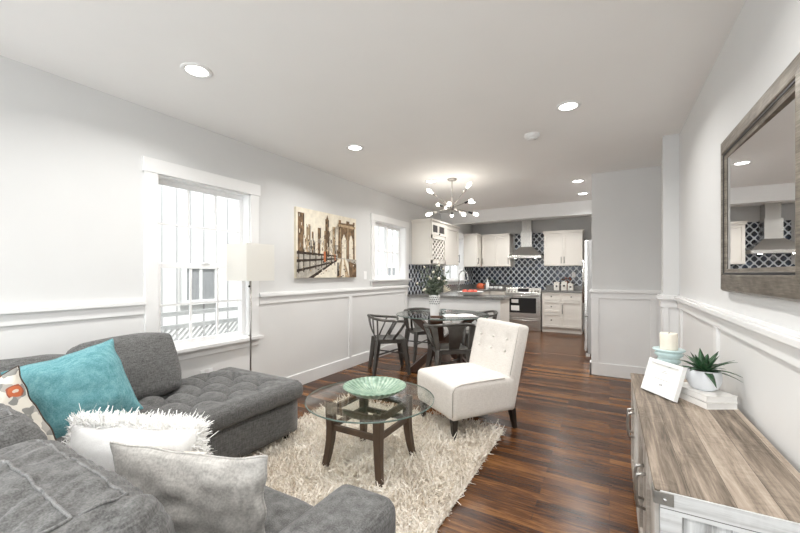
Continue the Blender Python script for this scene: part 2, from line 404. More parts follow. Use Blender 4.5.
M_extglass = plain('exterior_window_pane', (.22, .225, .23), .5, var=.1)

# ------------------------------------------------------------------ room shell
XL, XR, YB, YK, YP = -3.07, 0.55, -1.6, 9.16, 5.25
W1 = (1.55, 2.40, .66, 2.05); W2 = (4.60, 5.56, 1.19, 2.07); W3 = (7.30, 8.42, 1.13, 2.12)
m = MB().box((XL-.2, YB-.2, -.12), (XR+.2, YK+.2, 0)); struct(m.build('floor', M_floor))
m = MB().box((XL-.2, YB-.2, H), (XR+.2, YK+.2, H+.15)); struct(m.build('ceiling', M_ceil))
m = MB(); ys = [YB]
segs = []
y = YB
for a, b_, z0, z1 in (W1, W2, W3):
    m.box((XL-.16, y, 0), (XL, a, H)); m.box((XL-.16, a, 0), (XL, b_, z0)); m.box((XL-.16, a, z1), (XL, b_, H)); y = b_
m.box((XL-.16, y, 0), (XL, YK, H)); struct(m.build('wall_left', M_wall))
m = MB().box((XR, YB, 0), (XR+.16, YK, H)); struct(m.build('wall_right', M_wall))
m = MB().box((XL-.16, YK, 0), (XR+.16, YK+.16, H)); struct(m.build('wall_back', M_kwall))
m = MB(); m.box((XL-.16, YB-.16, 0), (-2.75, YB, H)); m.box((.25, YB-.16, 0), (XR+.16, YB, H)); m.box((-2.75, YB-.16, 0), (.25, YB, .4)); m.box((-2.75, YB-.16, 2.3), (.25, YB, H))
struct(m.build('wall_front', M_wall))
m = MB().box((-.195, YP, 0), (XR, YP+.12, H)); struct(m.build('wall_partition', M_wall))
m = MB().box((.43, 4.13, 0), (XR, 4.27, H)); struct(m.build('wall_jog', M_wall))
m = MB().box((XL, 7.1, 2.305), (XR, 7.28, H)); struct(m.build('beam', M_trim))

RT = 1.06
def wains_left(name, y0, y1, z1=RT):
    """wainscot on the left wall: sheet, rail board, nosing"""
    m = MB(); m.box((XL, y0, .0), (XL+.006, y1, z1-.02)); struct(m.build(name, M_trim2))
k = [0]
def tr(mb, bev=.003):
    k[0] += 1; return struct(mb.build('trim_%d' % k[0], M_trim, bevel=bev))
def run_left(y0, y1, stiles=()):
    m = MB(); m.box((XL, y0, 0), (XL+.005, y1, RT-.01)); k[0] += 1; struct(m.build('trim_%d' % k[0], M_trim2))
    m = MB(); m.box((XL, y0, .965), (XL+.02, y1, RT-.02)); m.box((XL, y0, RT-.022), (XL+.045, y1, RT+.005)); m.box((XL, y0, RT+.005), (XL+.03, y1, RT+.018))
    for s in stiles: m.box((XL, s-.035, .14), (XL+.02, s+.035, .965))
    tr(m)
m = MB(); m.box((XL, YB, 0), (XL+.022, 5.63, .142)); struct(m.build('baseboard_left', M_trim, bevel=.003))
run_left(YB, 1.455, (-.6, .55))
run_left(2.50, 5.63, (4.0, 5.58))
m = MB(); m.box((XL, 1.455, 0), (XL+.005, 2.5, .56)); k[0] += 1; struct(m.build('trim_%d' % k[0], M_trim2))
# right wall
m = MB(); m.box((XR-.005, YB, 0), (XR, 4.13, RT-.01)); k[0] += 1; struct(m.build('trim_%d' % k[0], M_trim2))
m = MB(); m.box((XR-.02, YB, .965), (XR, 4.13, RT-.02)); m.box((XR-.045, YB, RT-.022), (XR, 4.13, RT+.005)); m.box((XR-.03, YB, RT+.005), (XR, 4.13, RT+.018))
for s in (.4, 1.57, 2.75, 3.95): m.box((XR-.02, s-.035, .14), (XR, s+.035, .965))
tr(m); m = MB(); m.box((XR-.022, YB, 0), (XR, 4.13, .142)); struct(m.build('baseboard_right', M_trim, bevel=.003))
# jog and partition
m = MB(); m.box((.43, 4.125, 0), (XR, 4.13, RT-.01)); m.box((.425, 4.13, 0), (.43, 4.27, RT-.01)); m.box((-.195, YP-.005, 0), (XR, YP, RT-.01)); m.box((-.2, YP-.005, 0), (-.195, YP+.12, RT-.01)); k[0] += 1; struct(m.build('trim_%d' % k[0], M_trim))
m = MB()
for t, z0, z1 in ((.02, .965, RT-.02), (.045, RT-.022, RT+.005), (.03, RT+.005, RT+.018)):
    m.box((.43-t, 4.13-t, z0), (XR, 4.13, z1)); m.box((.43-t, 4.13, z0), (.43, 4.27, z1)); m.box((-.195, YP-t, z0), (XR, YP, z1)); m.box((-.195-t*.6, YP-t, z0), (-.195, YP+.12, z1))
m.box((-.195, YP-.02, .15), (-.115, YP, .965)); m.box((.425, YP-.02, .15), (.485, YP, .965)); m.box((.43, 4.11, .14), (.47, 4.13, .965))
tr(m)
m = MB(); m.box((.41, 4.108, 0), (XR, 4.13, .142)); m.box((.408, 4.13, 0), (.43, 4.27, .142)); struct(m.build('baseboard_jog', M_trim, bevel=.003))
m = MB(); m.box((-.215, YP-.022, 0), (XR, YP, .155)); m.box((-.217, YP-.022, 0), (-.195, YP+.12, .155)); struct(m.build('baseboard_partition', M_trim, bevel=.003))

# windows of the left wall
def window(n, w, cols, casing=True, slider=False, head=.11):
    y0, y1, z0, z1 = w
    root = thing('window_%d' % n, None, None, (XL, (y0+y1)/2, z0), kind='structure')
    cw = .095
    if casing:
        m = MB(); m.box((XL, y0-cw, z0-.0), (XL+.022, y0, z1)); m.box((XL, y1, z0), (XL+.022, y1+cw, z1)); m.box((XL, y0-cw-.015, z1), (XL+.028, y1+cw+.015, z1+head)); m.build('casing', M_trim, root, True, bevel=.003)
        m = MB(); m.box((XL-.02, y0-cw-.02, z0-.03), (XL+.07, y1+cw+.02, z0)); m.box((XL, y0-cw, z0-.03-.07), (XL+.02, y1+cw, z0-.03)); m.build('sill', M_trim, root, True, bevel=.004)
    m = MB(); m.box((XL-.16, y0, z0), (XL, y0+.012, z1)); m.box((XL-.16, y1-.012, z0), (XL, y1, z1)); m.box((XL-.16, y0, z1-.012), (XL, y1, z1)); m.box((XL-.16, y0, z0), (XL, y1, z0+.012)); m.build('jamb', M_vinyl, root, True)
    def sash(a, b_, c, d, x, rows, cols, fw=.042):
        m = MB()
        m.box((x-.03, a, c), (x, a+fw, d)); m.box((x-.03, b_-fw, c), (x, b_, d)); m.box((x-.03, a+fw, c), (x, b_-fw, c+fw)); m.box((x-.03, a+fw, d-fw), (x, b_-fw, d))
        s = m.build('sash', M_vinyl, root, True, bevel=.003)
        m = MB(); ia, ib, ic, id_ = a+fw, b_-fw, c+fw, d-fw
        for i in range(1, cols): yy = ia+(ib-ia)*i/cols; m.box((x-.024, yy-.009, ic), (x-.010, yy+.009, id_))
        for i in range(1, rows): zz = ic+(id_-ic)*i/rows; m.box((x-.0235, ia, zz-.009), (x-.0105, ib, zz+.009))
        q = m.build('muntin', M_vinyl, s); q.data.transform(INV[root['_mi']])
        m = MB(); m.box((x-.019, ia, ic), (x-.015, ib, id_)); q = m.build('pane', M_pane, s); q.data.transform(INV[root['_mi']])
        return s
    if slider:
        ym = (y0+y1)/2
        sash(y0+.012, ym+.02, z0+.012, z1-.012, XL-.06, 2, 2); sash(ym-.02, y1-.012, z0+.012, z1-.012, XL-.095, 2, 2)
    else:
        zm = z0+(z1-z0)*.49
        sash(y0+.012, y1-.012, z0+.012, zm+.02, XL-.045, 2, 3); sash(y0+.012, y1-.012, zm-.02, z1-.012, XL-.08, 2, 3)
        m = MB().box((XL-.045, (y0+y1)/2-.03, zm+.02), (XL-.03, (y0+y1)/2+.03, zm+.032)); m.build('latch', M_vinyl, root, True)
    return root
window(1, W1, 3); window(2, W2, 2, slider=True, head=.10); window(3, W3, 2, slider=True)
root = thing('window_4', None, None, (-1.25, YB, .4), kind='structure')  # unseen window, added as the opening for the rear fill light
m = MB()
for xx in (-2.75, -1.27, .21): m.box((xx, YB-.1, .4), (xx+.04, YB-.04, 2.3))
m.box((-2.75, YB-.1, .4), (.25, YB-.04, .45)); m.box((-2.75, YB-.1, 2.25), (.25, YB-.04, 2.3)); m.build('sash', M_vinyl, root, True)
MB().box((-2.71, YB-.075, .45), (.21, YB-.07, 2.25)).build('pane', M_pane, root, True)

# outside: neighbouring house and lattice fence
m = MB().box((-14, -6, -.6), (XL-.2, 18, -.5)); struct(m.build('ground', M_ground))
root = thing('neighbouring_house', 'white neighbouring house with vertical siding seen through the left windows', 'house', (-5.6, 3, -.5))
m = MB(); m.box((-5.9, -3, -.5), (-5.6, 14, 5.2)); yy = -3
while yy < 14:
    m.mat(1).box((-5.6, yy, -.5), (-5.585, yy+.022, 5.2)); yy += .21
m.build('siding', [M_siding, plain('grey_siding_joint', (.36, .36, .36), .8)], root, True)
for yy, z0 in ((3.44, .80), (9.2, .9)):
    m = MB(); m.frame((yy-.30, z0), (yy+.30, z0+.62), [(0, 0), (0, .05), (.07, .05), (.07, 0)], Matrix(((0, 0, 1, -5.575), (1, 0, 0, 0), (0, 1, 0, 0), (0, 0, 0, 1)))); m.box((-5.57, yy-.022, z0), (-5.54, yy+.022, z0+.62))
    w = m.build('window_frame', M_siding, root, True)
    m = MB(); m.box((-5.575, yy-.25, z0+.05), (-5.56, yy+.25, z0+.57)); q = m.build('pane', M_extglass, w); q.data.transform(INV[root['_mi']])
root = thing('lattice_fence', 'pale lattice fence outside the sash window beside the lamp', 'fence', (-4.6, 2.5, -.5))
m = MB()
for z in (.60, .76, -.45): m.box((-4.62, -2, z), (-4.57, 9, z+.05))
m.build('rail', M_lattice, root, True)
m = MB(); yy = -2.0
while yy < 9: m.beam((-4.6, yy, -.42), (-4.6, yy+1.0, .62), .022, .012, (1, 0, 0)); yy += .075
m.build('lattice_panel', M_lattice, root, True)

# ------------------------------------------------------------------ ceiling fixtures
def downlight(x, y, label):
    t = thing('recessed_light', label, 'ceiling light', (x, y, H), 0, 'recessed ceiling lights')
    MB().lathe([(.062, -.001), (.064, -.006), (.085, -.008), (.09, -.003), (.09, 0)], n=32).build('trim_ring', M_trim, t)
    MB().lathe([(.0001, -.0035), (.063, -.0035), (.063, -.001)], n=32).build('lens', M_lens, t)
    l = area_light('downlight_lamp', (0, 0, -.012), (0, 0, 0), .12, .12, DOWNLIGHT_W, (1, .985, .96), 'DISK', t); l.data.spread = math.radians(150)
    return t
for x, y, lb in ((-2.235, 1.361, 'recessed ceiling light above the chaise, nearest the left wall window'), (-2.218, 2.977, 'recessed ceiling light near the city canvas'),
              (-2.123, 4.58, 'recessed ceiling light just left of the chandelier canopy'), (-2.116, 6.277, 'recessed ceiling light behind the chandelier, near the beam'),
              (-.27, 3.04, 'large recessed ceiling light on the right beside the smoke detector'), (-.372, 5.557, 'recessed ceiling light near the partition top, nearer of the two'),
              (-2.235, -.25, 'added recessed fill light behind the camera over the sofa back, out of frame'), (-.27, -.25, 'added recessed fill light behind the camera by the right wall, out of frame'),  # both added out of view to light the sofa tops from above
              (-2.2, 8.0, 'added recessed kitchen fill light near the sink, hidden behind the beam'), (-.9, 8.0, 'added recessed kitchen fill light near the refrigerator, hidden behind the beam'),  # both added unseen to brighten the kitchen cabinets
              (-.362, 6.46, 'recessed ceiling light near the beam, farther of the two by the partition'), (-.27, 1.36, 'recessed ceiling light overhead above the console, out of frame')):
    downlight(x, y, lb)
t = thing('smoke_detector', 'round white smoke detector on the ceiling', 'smoke detector', (-.611, 3.5, H))
MB().lathe([(.068, 0), (.068, -.012), (.06, -.03), (.045, -.036), (.0001, -.037)], n=28).build('housing', M_trim, t)
MB().lathe([(.04, -.0372), (.042, -.042), (.0001, -.043)], n=20).build('sensor_cap', M_vinyl, t)
# chandelier
ct = Vector((-1.827, 4.606, 2.159))
t = thing('chandelier', 'starburst chandelier with globe bulbs hanging over the dining table', 'chandelier', ct)
MB().lathe([(.062, 0), (.062, -.014), (.05, -.022), (.0001, -.024)], (0, 0, H-ct.z), 24).build('canopy', M_nickel, t)
MB().cyl((0, 0, .03), (0, 0, H-ct.z-.02), .006).build('stem', M_nickel, t)
MB().ball((0, 0, 0), .036, 10).build('hub', M_nickel, t)
fr = Vector((-math.sin(math.radians(29.7)), math.cos(math.radians(29.7)), 0)); rr = Vector((fr.y, -fr.x, 0)); dd = 4.906/367
for px, py, sg in ((428.4, 192.6, -1), (441, 199.8, 1), (445.7, 209.3, -1), (427.3, 216.8, -1), (466.8, 188.3, -1), (475, 197.2, 1), (479.6, 212.6, 1), (459.9, 218.9, -1), (450.7, 202.4, 1), (456.5, 211, 1)):
    a = (px-452.5)*dd; b_ = (207.5-py)*dd; Lg = .40
    c = math.sqrt(max(0, Lg*Lg-a*a-b_*b_)); d = (rr*a+Vector((0, 0, b_))+fr*(sg*c)); d.normalize()
    a_ = MB().cyl((0, 0, 0), d*.27, .0045, n=8).build('arm', M_nickel, t)
    MB().cyl(d*.265, d*.335, .013, .015, 12).build('socket', M_blk if sg > 0 else M_nickel, a_)
    MB().tube([d*.33, d*.35, d*.37, d*.395, d*.42, d*.43], [.012, .014, .022, .025, .017, .003], 14).build('bulb', M_bulb, a_)
l = bpy.data.lights.new('chandelier_glow', 'POINT'); l.energy = 9; l.color = (1, .93, .82); l.shadow_soft_size = .3
lo = bpy.data.objects.new('chandelier_glow', l); C.objects.link(lo); lo.parent = t; lo.location = (0, 0, .0)

# ------------------------------------------------------------------ kitchen
def RX(): return Matrix.Identity(4)
def door_face(mb, u0, u1, z0, z1, P, fw=.055):
    """shaker door: frame proud of a recessed panel; P(u, depth, z) -> world point"""
    def bx(a, b_, c, d, d0, d1):
        p = P(a, d0, c); q = P(b_, d1, d); lo = [min(p[i], q[i]) for i in range(3)]; hi = [max(p[i], q[i]) for i in range(3)]; mb.box(lo, hi)
    bx(u0, u0+fw, z0, z1, 0, .02); bx(u1-fw, u1, z0, z1, 0, .02); bx(u0+fw, u1-fw, z0, z0+fw, 0, .02); bx(u0+fw, u1-fw, z1-fw, z1, 0, .02)
    bx(u0+fw, u1-fw, z0+fw, z1-fw, 0, .008)
def bar(parent, a, b_, off):
    a = Vector(a); b_ = Vector(b_); o = Vector(off); m = MB(); m.cyl(a+o, b_+o, .006, n=8)
    e = (b_-a)*.12; m.cyl(a+e, a+e+o, .0045, n=6); m.cyl(b_-e, b_-e+o, .0045, n=6)
    q = m.build('handle', M_blk, parent); return q
def cab_back(name, label, x0, x1, yf, z0, z1, doors, crown=True, kick=False, depth=None, hz=None):
    """cabinet on the kitchen back wall facing the camera; doors = list of (x0,x1,z0,z1,kind)"""
    yb = YK-.003 if depth is None else yf+depth
    t = thing(name, label, 'cabinet', ((x0+x1)/2, yb, z0))
    iv = INV[t['_mi']]
    m = MB(); m.box((x0, yf, z0+(.1 if kick else 0)), (x1, yb, z1))
    if kick: m.box((x0, yf+.05, 0), (x1, yb, z0+.1))
    if crown:
        e_ = 0 if x0 < -2.5 else 1  # no overhang beside the hood
        m.box((x0-.012*e_, yf-.03, z1-.03), (x1+.012*e_, yb-.001, z1+.001)); m.box((x0-.025*e_, yf-.045, z1), (x1+.025*e_, yb, z1+.03))
    m.build('body', M_cab, t, True, bevel=.003)
    for a, b_, c, d, kd in doors:
        m = MB(); door_face(m, a+.003, b_-.003, c+.003, d-.003, lambda u, dp, z: (u, yf-dp, z), .05 if d-c > .25 else .03)
        o = m.build('door' if kd in 'LR' else 'drawer', M_cab, t, True, bevel=.002)
        if kd == 'K':
            q = MB().ball(((a+b_)/2, yf-.038, (c+d)/2), .014, 8).build('knob', M_blk, o)
        else:
            xx = a+.03 if kd == 'L' else b_-.03
            za, zb = (c+.06, c+.20) if (hz is None) else hz
            q = bar(o, (xx, yf-.02, za), (xx, yf-.02, zb), (0, -.03, 0))
        q.data.transform(iv)
    return t
UZ0, UZ1, UY = 1.45, 2.20, 8.83
cab_back('upper_cabinet', 'white two-door wall cabinet right of the range hood', -1.285, -.50, UY, UZ0, UZ1, [(-1.285, -.893, UZ0, UZ1-.03, 'R'), (-.893, -.50, UZ0, UZ1-.03, 'L')])
cab_back('upper_cabinet', 'white two-door wall cabinet left of the range hood', -2.722, -2.045, UY, UZ0, UZ1, [(-2.722, -2.38, UZ0, UZ1-.03, 'L'), (-2.38, -2.045, UZ0, UZ1-.03, 'R')])
# corner cabinet on the left wall, its end panel faces the room
t = thing('corner_cabinet', 'white corner wall cabinet beside the sink window', 'cabinet', (XL, 8.64, UZ0))
m = MB(); m.box((XL+.003, 8.45, UZ0), (-2.745, YK-.003, UZ1)); m.box((XL+.003, 8.42, UZ1), (-2.724, YK-.003, UZ1+.03)); m.build('body', M_cab, t, True, bevel=.003)
m = MB(); door_face(m, 8.455, 8.78, UZ0+.003, UZ1-.03, lambda u, dp, z: (-2.745+dp, u, z)); o = m.build('door', M_cab, t, True, bevel=.002)
q = bar(o, (-2.725, 8.49, UZ0+.06), (-2.725, 8.49, UZ0+.2), (.03, 0, 0)); q.data.transform(INV[t['_mi']])
# left upper cabinet with wine lattice
t = thing('wine_cabinet', 'tall white wall cabinet with a wine lattice and small glass panes', 'cabinet', (XL, 6.46, 1.44))
x0, x1 = XL+.003, -2.70; ya, yb_, yc = 5.80, 6.44, 7.13; z0, z1 = 1.44, 2.20
m = MB(); m.box((x0+.001, ya+.01, z0+.002), (x1-.26, yb_+.01, z1-.002)); m.box((x0, ya, z0), (x1, ya+.02, z1)); m.box((x0, yb_, z0), (x1, yc, z1)); m.box((x0+.002, ya+.02, z0+.001), (x1-.001, yb_, z0+.04)); m.box((x0+.002, ya+.02, 1.93), (x1-.001, yb_, z1-.001))
m.box((x0, ya-.015, z1-.02), (x1+.02, yc+.015, z1)); m.box((x0, ya-.035, z1), (x1+.045, yc+.02, z1+.035)); m.build('body', M_cab, t, True, bevel=.003)
m = MB(); m.box((x1-.262, ya+.02, z0+.04), (x1-.255, yb_, 1.93)); m.build('rack_lining', M_dark, t, True)
m = MB(); n = 4; w_ = (yb_-ya-.08)/n
fr0 = (ya+.05, z0+.07); fr1 = (yb_-.03, 1.90)
m.box((x1-.02, ya+.02, z0+.02), (x1+.018, ya+.055, 1.95)); m.box((x1-.02, yb_-.035, z0+.02), (x1+.018, yb_, 1.95)); m.box((x1-.02, ya+.02, z0+.02), (x1+.018, yb_, z0+.075)); m.box((x1-.02, ya+.02, 1.895), (x1+.018, yb_, 1.95))
Wd, Hd = fr1[0]-fr0[0], fr1[1]-fr0[1]
for i in range(-4, 8):
    for sg in (1, -1):
        sl = sg*Hd/Wd; c_ = (i if sg > 0 else i)*Hd/4; us = [0, Wd]
        ua, ub = sorted(((0-c_)/sl, (Hd-c_)/sl)); ua = max(0, ua); ub = min(Wd, ub)
        if ub-ua > .01: m.beam((x1-.005+sg*.004, fr0[0]+ua, fr0[1]+sl*ua+c_), (x1-.005+sg*.004, fr0[0]+ub, fr0[1]+sl*ub+c_), .024, .012, (1, 0, 0))
m.build('wine_lattice', M_cab, t, True)
m = MB(); door_face(m, ya+.02, yb_-.003, 1.965, z1-.02, lambda u, dp, z: (x1+dp, u, z), .045); m.box((x1, (ya+yb_)/2-.02, 1.97), (x1+.02, (ya+yb_)/2+.02, z1-.03)); o = m.build('glazed_door', M_cab, t, True, bevel=.002)
m = MB()
for a, b_ in ((ya+.08, (ya+yb_)/2-.04), ((ya+yb_)/2+.04, yb_-.06)): m.box((x1+.008, a, 2.0), (x1+.0105, b_, z1-.06))
q = m.build('pane', M_dark, o); q.data.transform(INV[t['_mi']])
q = MB().ball((x1+.035, (ya+yb_)/2, 1.985), .014, 8).build('knob', M_blk, o); q.data.transform(INV[t['_mi']])
m = MB(); door_face(m, yb_+.003, yc-.003, z0+.003, z1-.02, lambda u, dp, z: (x1+dp, u, z)); o = m.build('door', M_cab, t, True, bevel=.002)
q = bar(o, (x1+.02, yc-.04, z0+.06), (x1+.02, yc-.04, z0+.22), (.03, 0, 0)); q.data.transform(INV[t['_mi']])
# base cabinets
BY = 8.55
cab_back('base_cabinet', 'white base cabinet with drawers and a door right of the range', -1.285, -.50, BY, 0, .872,
         [(-1.28, -.90, .70, .868, 'K'), (-1.28, -.90, .43, .70, 'K'), (-1.28, -.90, .12, .43, 'K'), (-.90, -.50, .70, .868, 'K'), (-.90, -.50, .12, .70, 'L')], crown=False, kick=True, hz=(.42, .62))
cab_back('base_cabinet', 'white base cabinet in the corner left of the range', -3.06, -2.075, BY, 0, .872, [(-2.42, -2.08, .12, .868, 'R')], crown=False, kick=True, hz=(.62, .78))
t = thing('sink_cabinet', 'white sink base cabinet under the kitchen window', 'cabinet', (-2.75, 7.4, 0))
MB().box((XL+.003, 6.26, .1), (-2.45, 8.545, .872)).box((XL+.003, 6.26, 0), (-2.5, 8.545, .1)).build('body', M_cab, t, True, bevel=.003)
for a, b_ in ((6.35, 6.9), (6.9, 7.5), (7.5, 8.1)):
    m = MB(); door_face(m, a+.003, b_-.003, .12, .865, lambda u, dp, z: (-2.45+dp, u, z)); m.build('door', M_cab, t, True)
t = thing('peninsula_cabinet', 'white panelled kitchen peninsula behind the dining table', 'cabinet', (-2.25, 5.95, 0))
m = MB(); m.box((XL+.003, 5.67, 0), (-1.46, 6.22, .872)); m.build('body', M_trim, t, True, bevel=.003)
m = MB(); m.box((-1.46, 5.68, .0), (-1.445, 6.21, .868)); m.build('end_panel', M_cab, t, True, bevel=.003)
# worktops
t = tag(MB().box((XL+.003, 5.62, .874), (-1.40, 6.255, .914)).build('peninsula_worktop', M_stone, bevel=.004), 'dark grey stone worktop on the kitchen peninsula', 'worktop')
m = MB(); m.box((XL+.003, 6.257, .874), (-2.42, YK-.003, .914)); m.box((-2.42, BY-.03, .874), (-2.07, YK-.003, .914))
tag(m.build('worktop', M_stone, bevel=.003), 'dark grey stone worktop in the corner under the sink window', 'worktop')
m = MB(); m.box((-1.295, BY-.03, .874), (-.48, YK-.003, .914))
tag(m.build('worktop', M_stone, bevel=.003), 'dark grey stone worktop right of the range', 'worktop')
# tile backsplash (part of the walls)
m = MB(); m.box((XL+.008, 6.257, .9145), (XL+.022, YK-.008, 1.01)); m.box((XL+.022, YK-.022, .9145), (-2.07, YK-.008, 1.01)); m.box((-1.295, YK-.022, .9145), (-.48, YK-.008, 1.01)); k[0] += 1; struct(m.build('trim_%d' % k[0], M_stone))
m = MB(); m.box((XL, YK-.0025, .90), (-2.0, YK, UZ0)); m.box((-2.0, YK-.0025, .90), (-1.30, YK, 2.24)); m.box((-1.30, YK-.0025, .90), (-.47, YK, UZ0))
struct(m.build('wall_back_tiles', M_tile))
m = MB(); m.box((XL, 5.66, .90), (XL+.008, W3[0]-.1, 1.44)); m.box((XL, W3[0]-.1, .90), (XL+.008, W3[1]+.1, W3[2]-.1)); m.box((XL, W3[1]+.1, .90), (XL+.008, YK, 1.44)); struct(m.build('wall_left_tiles', M_tile))
m = MB(); m.box((-.48, YK-.012, .90), (-.455, YK, UZ0+.01)); m.box((-.5, YK-.012, UZ0-.012), (-.455, YK, UZ0+.012)); tr(m)
# range
t = thing('range_cooker', 'stainless steel range cooker with black oven window', 'cooker', (-1.68, BY, 0))
rx0, rx1, ry = -2.06, -1.30, BY-.02
MB().box((rx0, ry, .03), (rx1, YK-.03, .905)).box((rx0+.02, ry+.05, 0), (rx1-.02, YK-.05, .03)).build('body', M_steel, t, True, bevel=.004)
m = MB(); m.box((rx0, ry+.0, .905), (rx1, YK-.05, .918)); m.build('cooktop', M_black, t, True, bevel=.003)
for xx in (-1.95, -1.68, -1.41):
    m = MB(); m.box((xx-.10, 8.60, .921), (xx+.10, 8.612, .933)); m.box((xx-.10, 8.93, .921), (xx+.10, 8.942, .933)); m.box((xx-.006, 8.60, .921), (xx+.006, 8.942, .933))
    for yy in (8.66, 8.88):
        for a in range(4):
            an = a*PI/4; m.beam((xx-.09*math.cos(an), yy-.09*math.sin(an), .927), (xx+.09*math.cos(an), yy+.09*math.sin(an), .927), .01, .012)
    m.build('burner_grate', M_blk, t, True)
m = MB(); m.prism([(ry-.03, .845), (ry, .845), (ry+.05, .96), (ry+.02, .96)], 0, rx0, rx1); cp = m.build('control_panel', M_steel, t, True, bevel=.003)
MB().prism([(ry-.024, .875), (ry-.02, .875), (ry+.012, .945), (ry+.008, .945)], 0, -1.80, -1.56).build('display', M_black, cp).data.transform(INV[t['_mi']])
for xx in (-2.0, -1.93, -1.86, -1.50, -1.43, -1.36):
    MB().cyl((xx, ry, .903), (xx, ry-.045, .888), .019, .016, 12).build('knob', M_steel, cp).data.transform(INV[t['_mi']])
od = MB().box((rx0+.01, ry-.03, .30), (rx1-.01, ry, .835)).build('oven_door', M_steel, t, True, bevel=.004)
MB().box((rx0+.08, ry-.034, .40), (rx1-.10, ry-.03, .735)).build('oven_window', M_black, od).data.transform(INV[t['_mi']])
m = MB().cyl((rx0+.05, ry-.07, .785), (rx1-.05, ry-.07, .785), .012, n=10)
for xx in (rx0+.09, rx1-.09): m.cyl((xx, ry-.07, .785), (xx, ry-.03, .785), .008, n=8)
m.build('handle', M_steel, od).data.transform(INV[t['_mi']])
m = MB(); m.box((rx0+.12, ry-.036, .45), (rx0+.30, ry-.034, .56)); m.box((rx0+.13, ry-.036, .62), (rx0+.28, ry-.034, .70)); m.build('sticker', M_paper, od).data.transform(INV[t['_mi']])
dr = MB().box((rx0+.01, ry-.03, .07), (rx1-.01, ry, .285)).build('drawer', M_steel, t, True, bevel=.004)
MB().cyl((rx0+.08, ry-.055, .235), (rx1-.08, ry-.055, .235), .01, n=10).build('handle', M_steel, dr).data.transform(INV[t['_mi']])
# hood
t = thing('range_hood', 'stainless chimney hood above the range', 'range hood', (-1.68, YK, 1.63))
hx, hy = -1.68, YK-.01
vs = [(hx-.36, hy-.5, 1.69), (hx+.36, hy-.5, 1.69), (hx+.36, hy, 1.69), (hx-.36, hy, 1.69), (hx-.14, hy-.30, 1.90), (hx+.14, hy-.30, 1.90), (hx+.14, hy, 1.90), (hx-.14, hy, 1.90)]
MB().add(vs, [(3,2,1,0),(4,5,6,7),(0,1,5,4),(1,2,6,5),(2,3,7,6),(3,0,4,7)]).box((hx-.36, hy-.5, 1.63), (hx+.36, hy, 1.69)).build('canopy', M_steel, t, True, bevel=.003)
MB().box((hx-.125, hy-.28, 1.90), (hx+.125, hy, 2.26)).build('chimney', M_steel, t, True, bevel=.003)
MB().box((hx-.105, hy-.25, 2.26), (hx+.105, hy, H-.002)).build('upper_chimney', M_steel, t, True, bevel=.003)
m = MB()
for dx in (-.22, .22): MB().lathe([(.02, -.004), (.02, 0)], (hx+dx, hy-.4, 1.63), 16).build('hood_lamp', M_lens, t, True)
for dx in (-.22, .22):
    l = area_light('hood_light', (dx, -.41, -.006), (0, 0, 0), .06, .06, .7, (1, .96, .9), 'DISK', t)
# fridge
t = thing('refrigerator', 'tall silver refrigerator behind the partition edge', 'refrigerator', (.05, 6.75, 0))
fx = -.335
MB().box((fx+.05, 6.30, .05), (.50, 7.08, 1.79)).build('body', plain('pale_grey_enamel', (.44, .44, .44), .45, .1, var=.02), t, True, bevel=.006)
for a, b_ in ((6.305, 6.688), (6.692, 7.075)):
    o = MB().box((fx, a, .62), (fx+.048, b_, 1.785)).build('door', M_steel, t, True, bevel=.006)
    yy = 6.65 if a < 6.5 else 6.73
    MB().cyl((fx-.035, yy, .8), (fx-.035, yy, 1.5), .011, n=10).cyl((fx-.035, yy, .83), (fx, yy, .83), .007, n=6).cyl((fx-.035, yy, 1.47), (fx, yy, 1.47), .007, n=6).build('handle', M_steel, o).data.transform(INV[t['_mi']])
MB().box((fx, 6.305, .08), (fx+.048, 7.075, .612)).build('freezer_drawer', M_steel, t, True, bevel=.006)
for yy in (6.33, 7.03): MB().box((fx+.02, yy, 0), (fx+.08, yy+.04, .05)).build('foot', M_vinyl, t, True)
# faucet
t = thing('faucet', 'tall arched chrome kitchen faucet under the sink window', 'faucet', (-2.86, 7.62, .914))
pts = [(0, 0, .03), (0, 0, .30)]+[(.10-.10*math.cos(a), 0, .30+.13*math.sin(a)) for a in [PI*i/10 for i in range(1, 10)]]+[(.20, 0, .30), (.205, 0, .26)]
MB().tube(pts, .014, 10).build('spout', M_chrome, t)
MB().lathe([(.028, 0), (.028, .012), (.02, .02), (.02, .06), (.0001, .06)]).build('base', M_chrome, t)
MB().tube([(.205, 0, .27), (.21, 0, .19)], [.017, .02], 10).build('spray_head', M_chrome, t)
MB().cyl((0, -.02, .05), (0, -.09, .09), .007, n=8).build('lever', M_chrome, t)
# fruit bowl and fruit
t = thing('fruit_bowl', 'wide white bowl of red fruit on the peninsula', 'bowl', (-2.0, 5.86, .914))
MB().lathe([(.10, 0), (.11, .004), (.17, .035), (.215, .065), (.22, .068), (.212, .068), (.165, .042), (.105, .012), (.0001, .01)], n=40).build('bowl', M_white, t)
for i, (dx, dy, dz, lb) in enumerate(((-.10, 0, .065, 'red fruit at the left end of the white bowl'), (.0, -.06, .055, 'red fruit low at the front of the white bowl'), (.07, .01, .065, 'red fruit right of centre in the white bowl'), (-.02, .06, .062, 'red fruit at the back of the white bowl'))):
    a = thing('apple', lb, 'fruit', (-2.0+dx, 5.86+dy, .914+dz-.028), 0, 'red fruit in the white bowl')
    MB().lathe([(.0001, .008), (.02, 0), (.038, .018), (.041, .036), (.034, .056), (.016, .064), (.0001, .056)], n=18).build('flesh', M_red, a)
    MB().cyl((0, 0, .056), (.004, 0, .075), .002, n=5).build('stem', M_brownpaint, a)
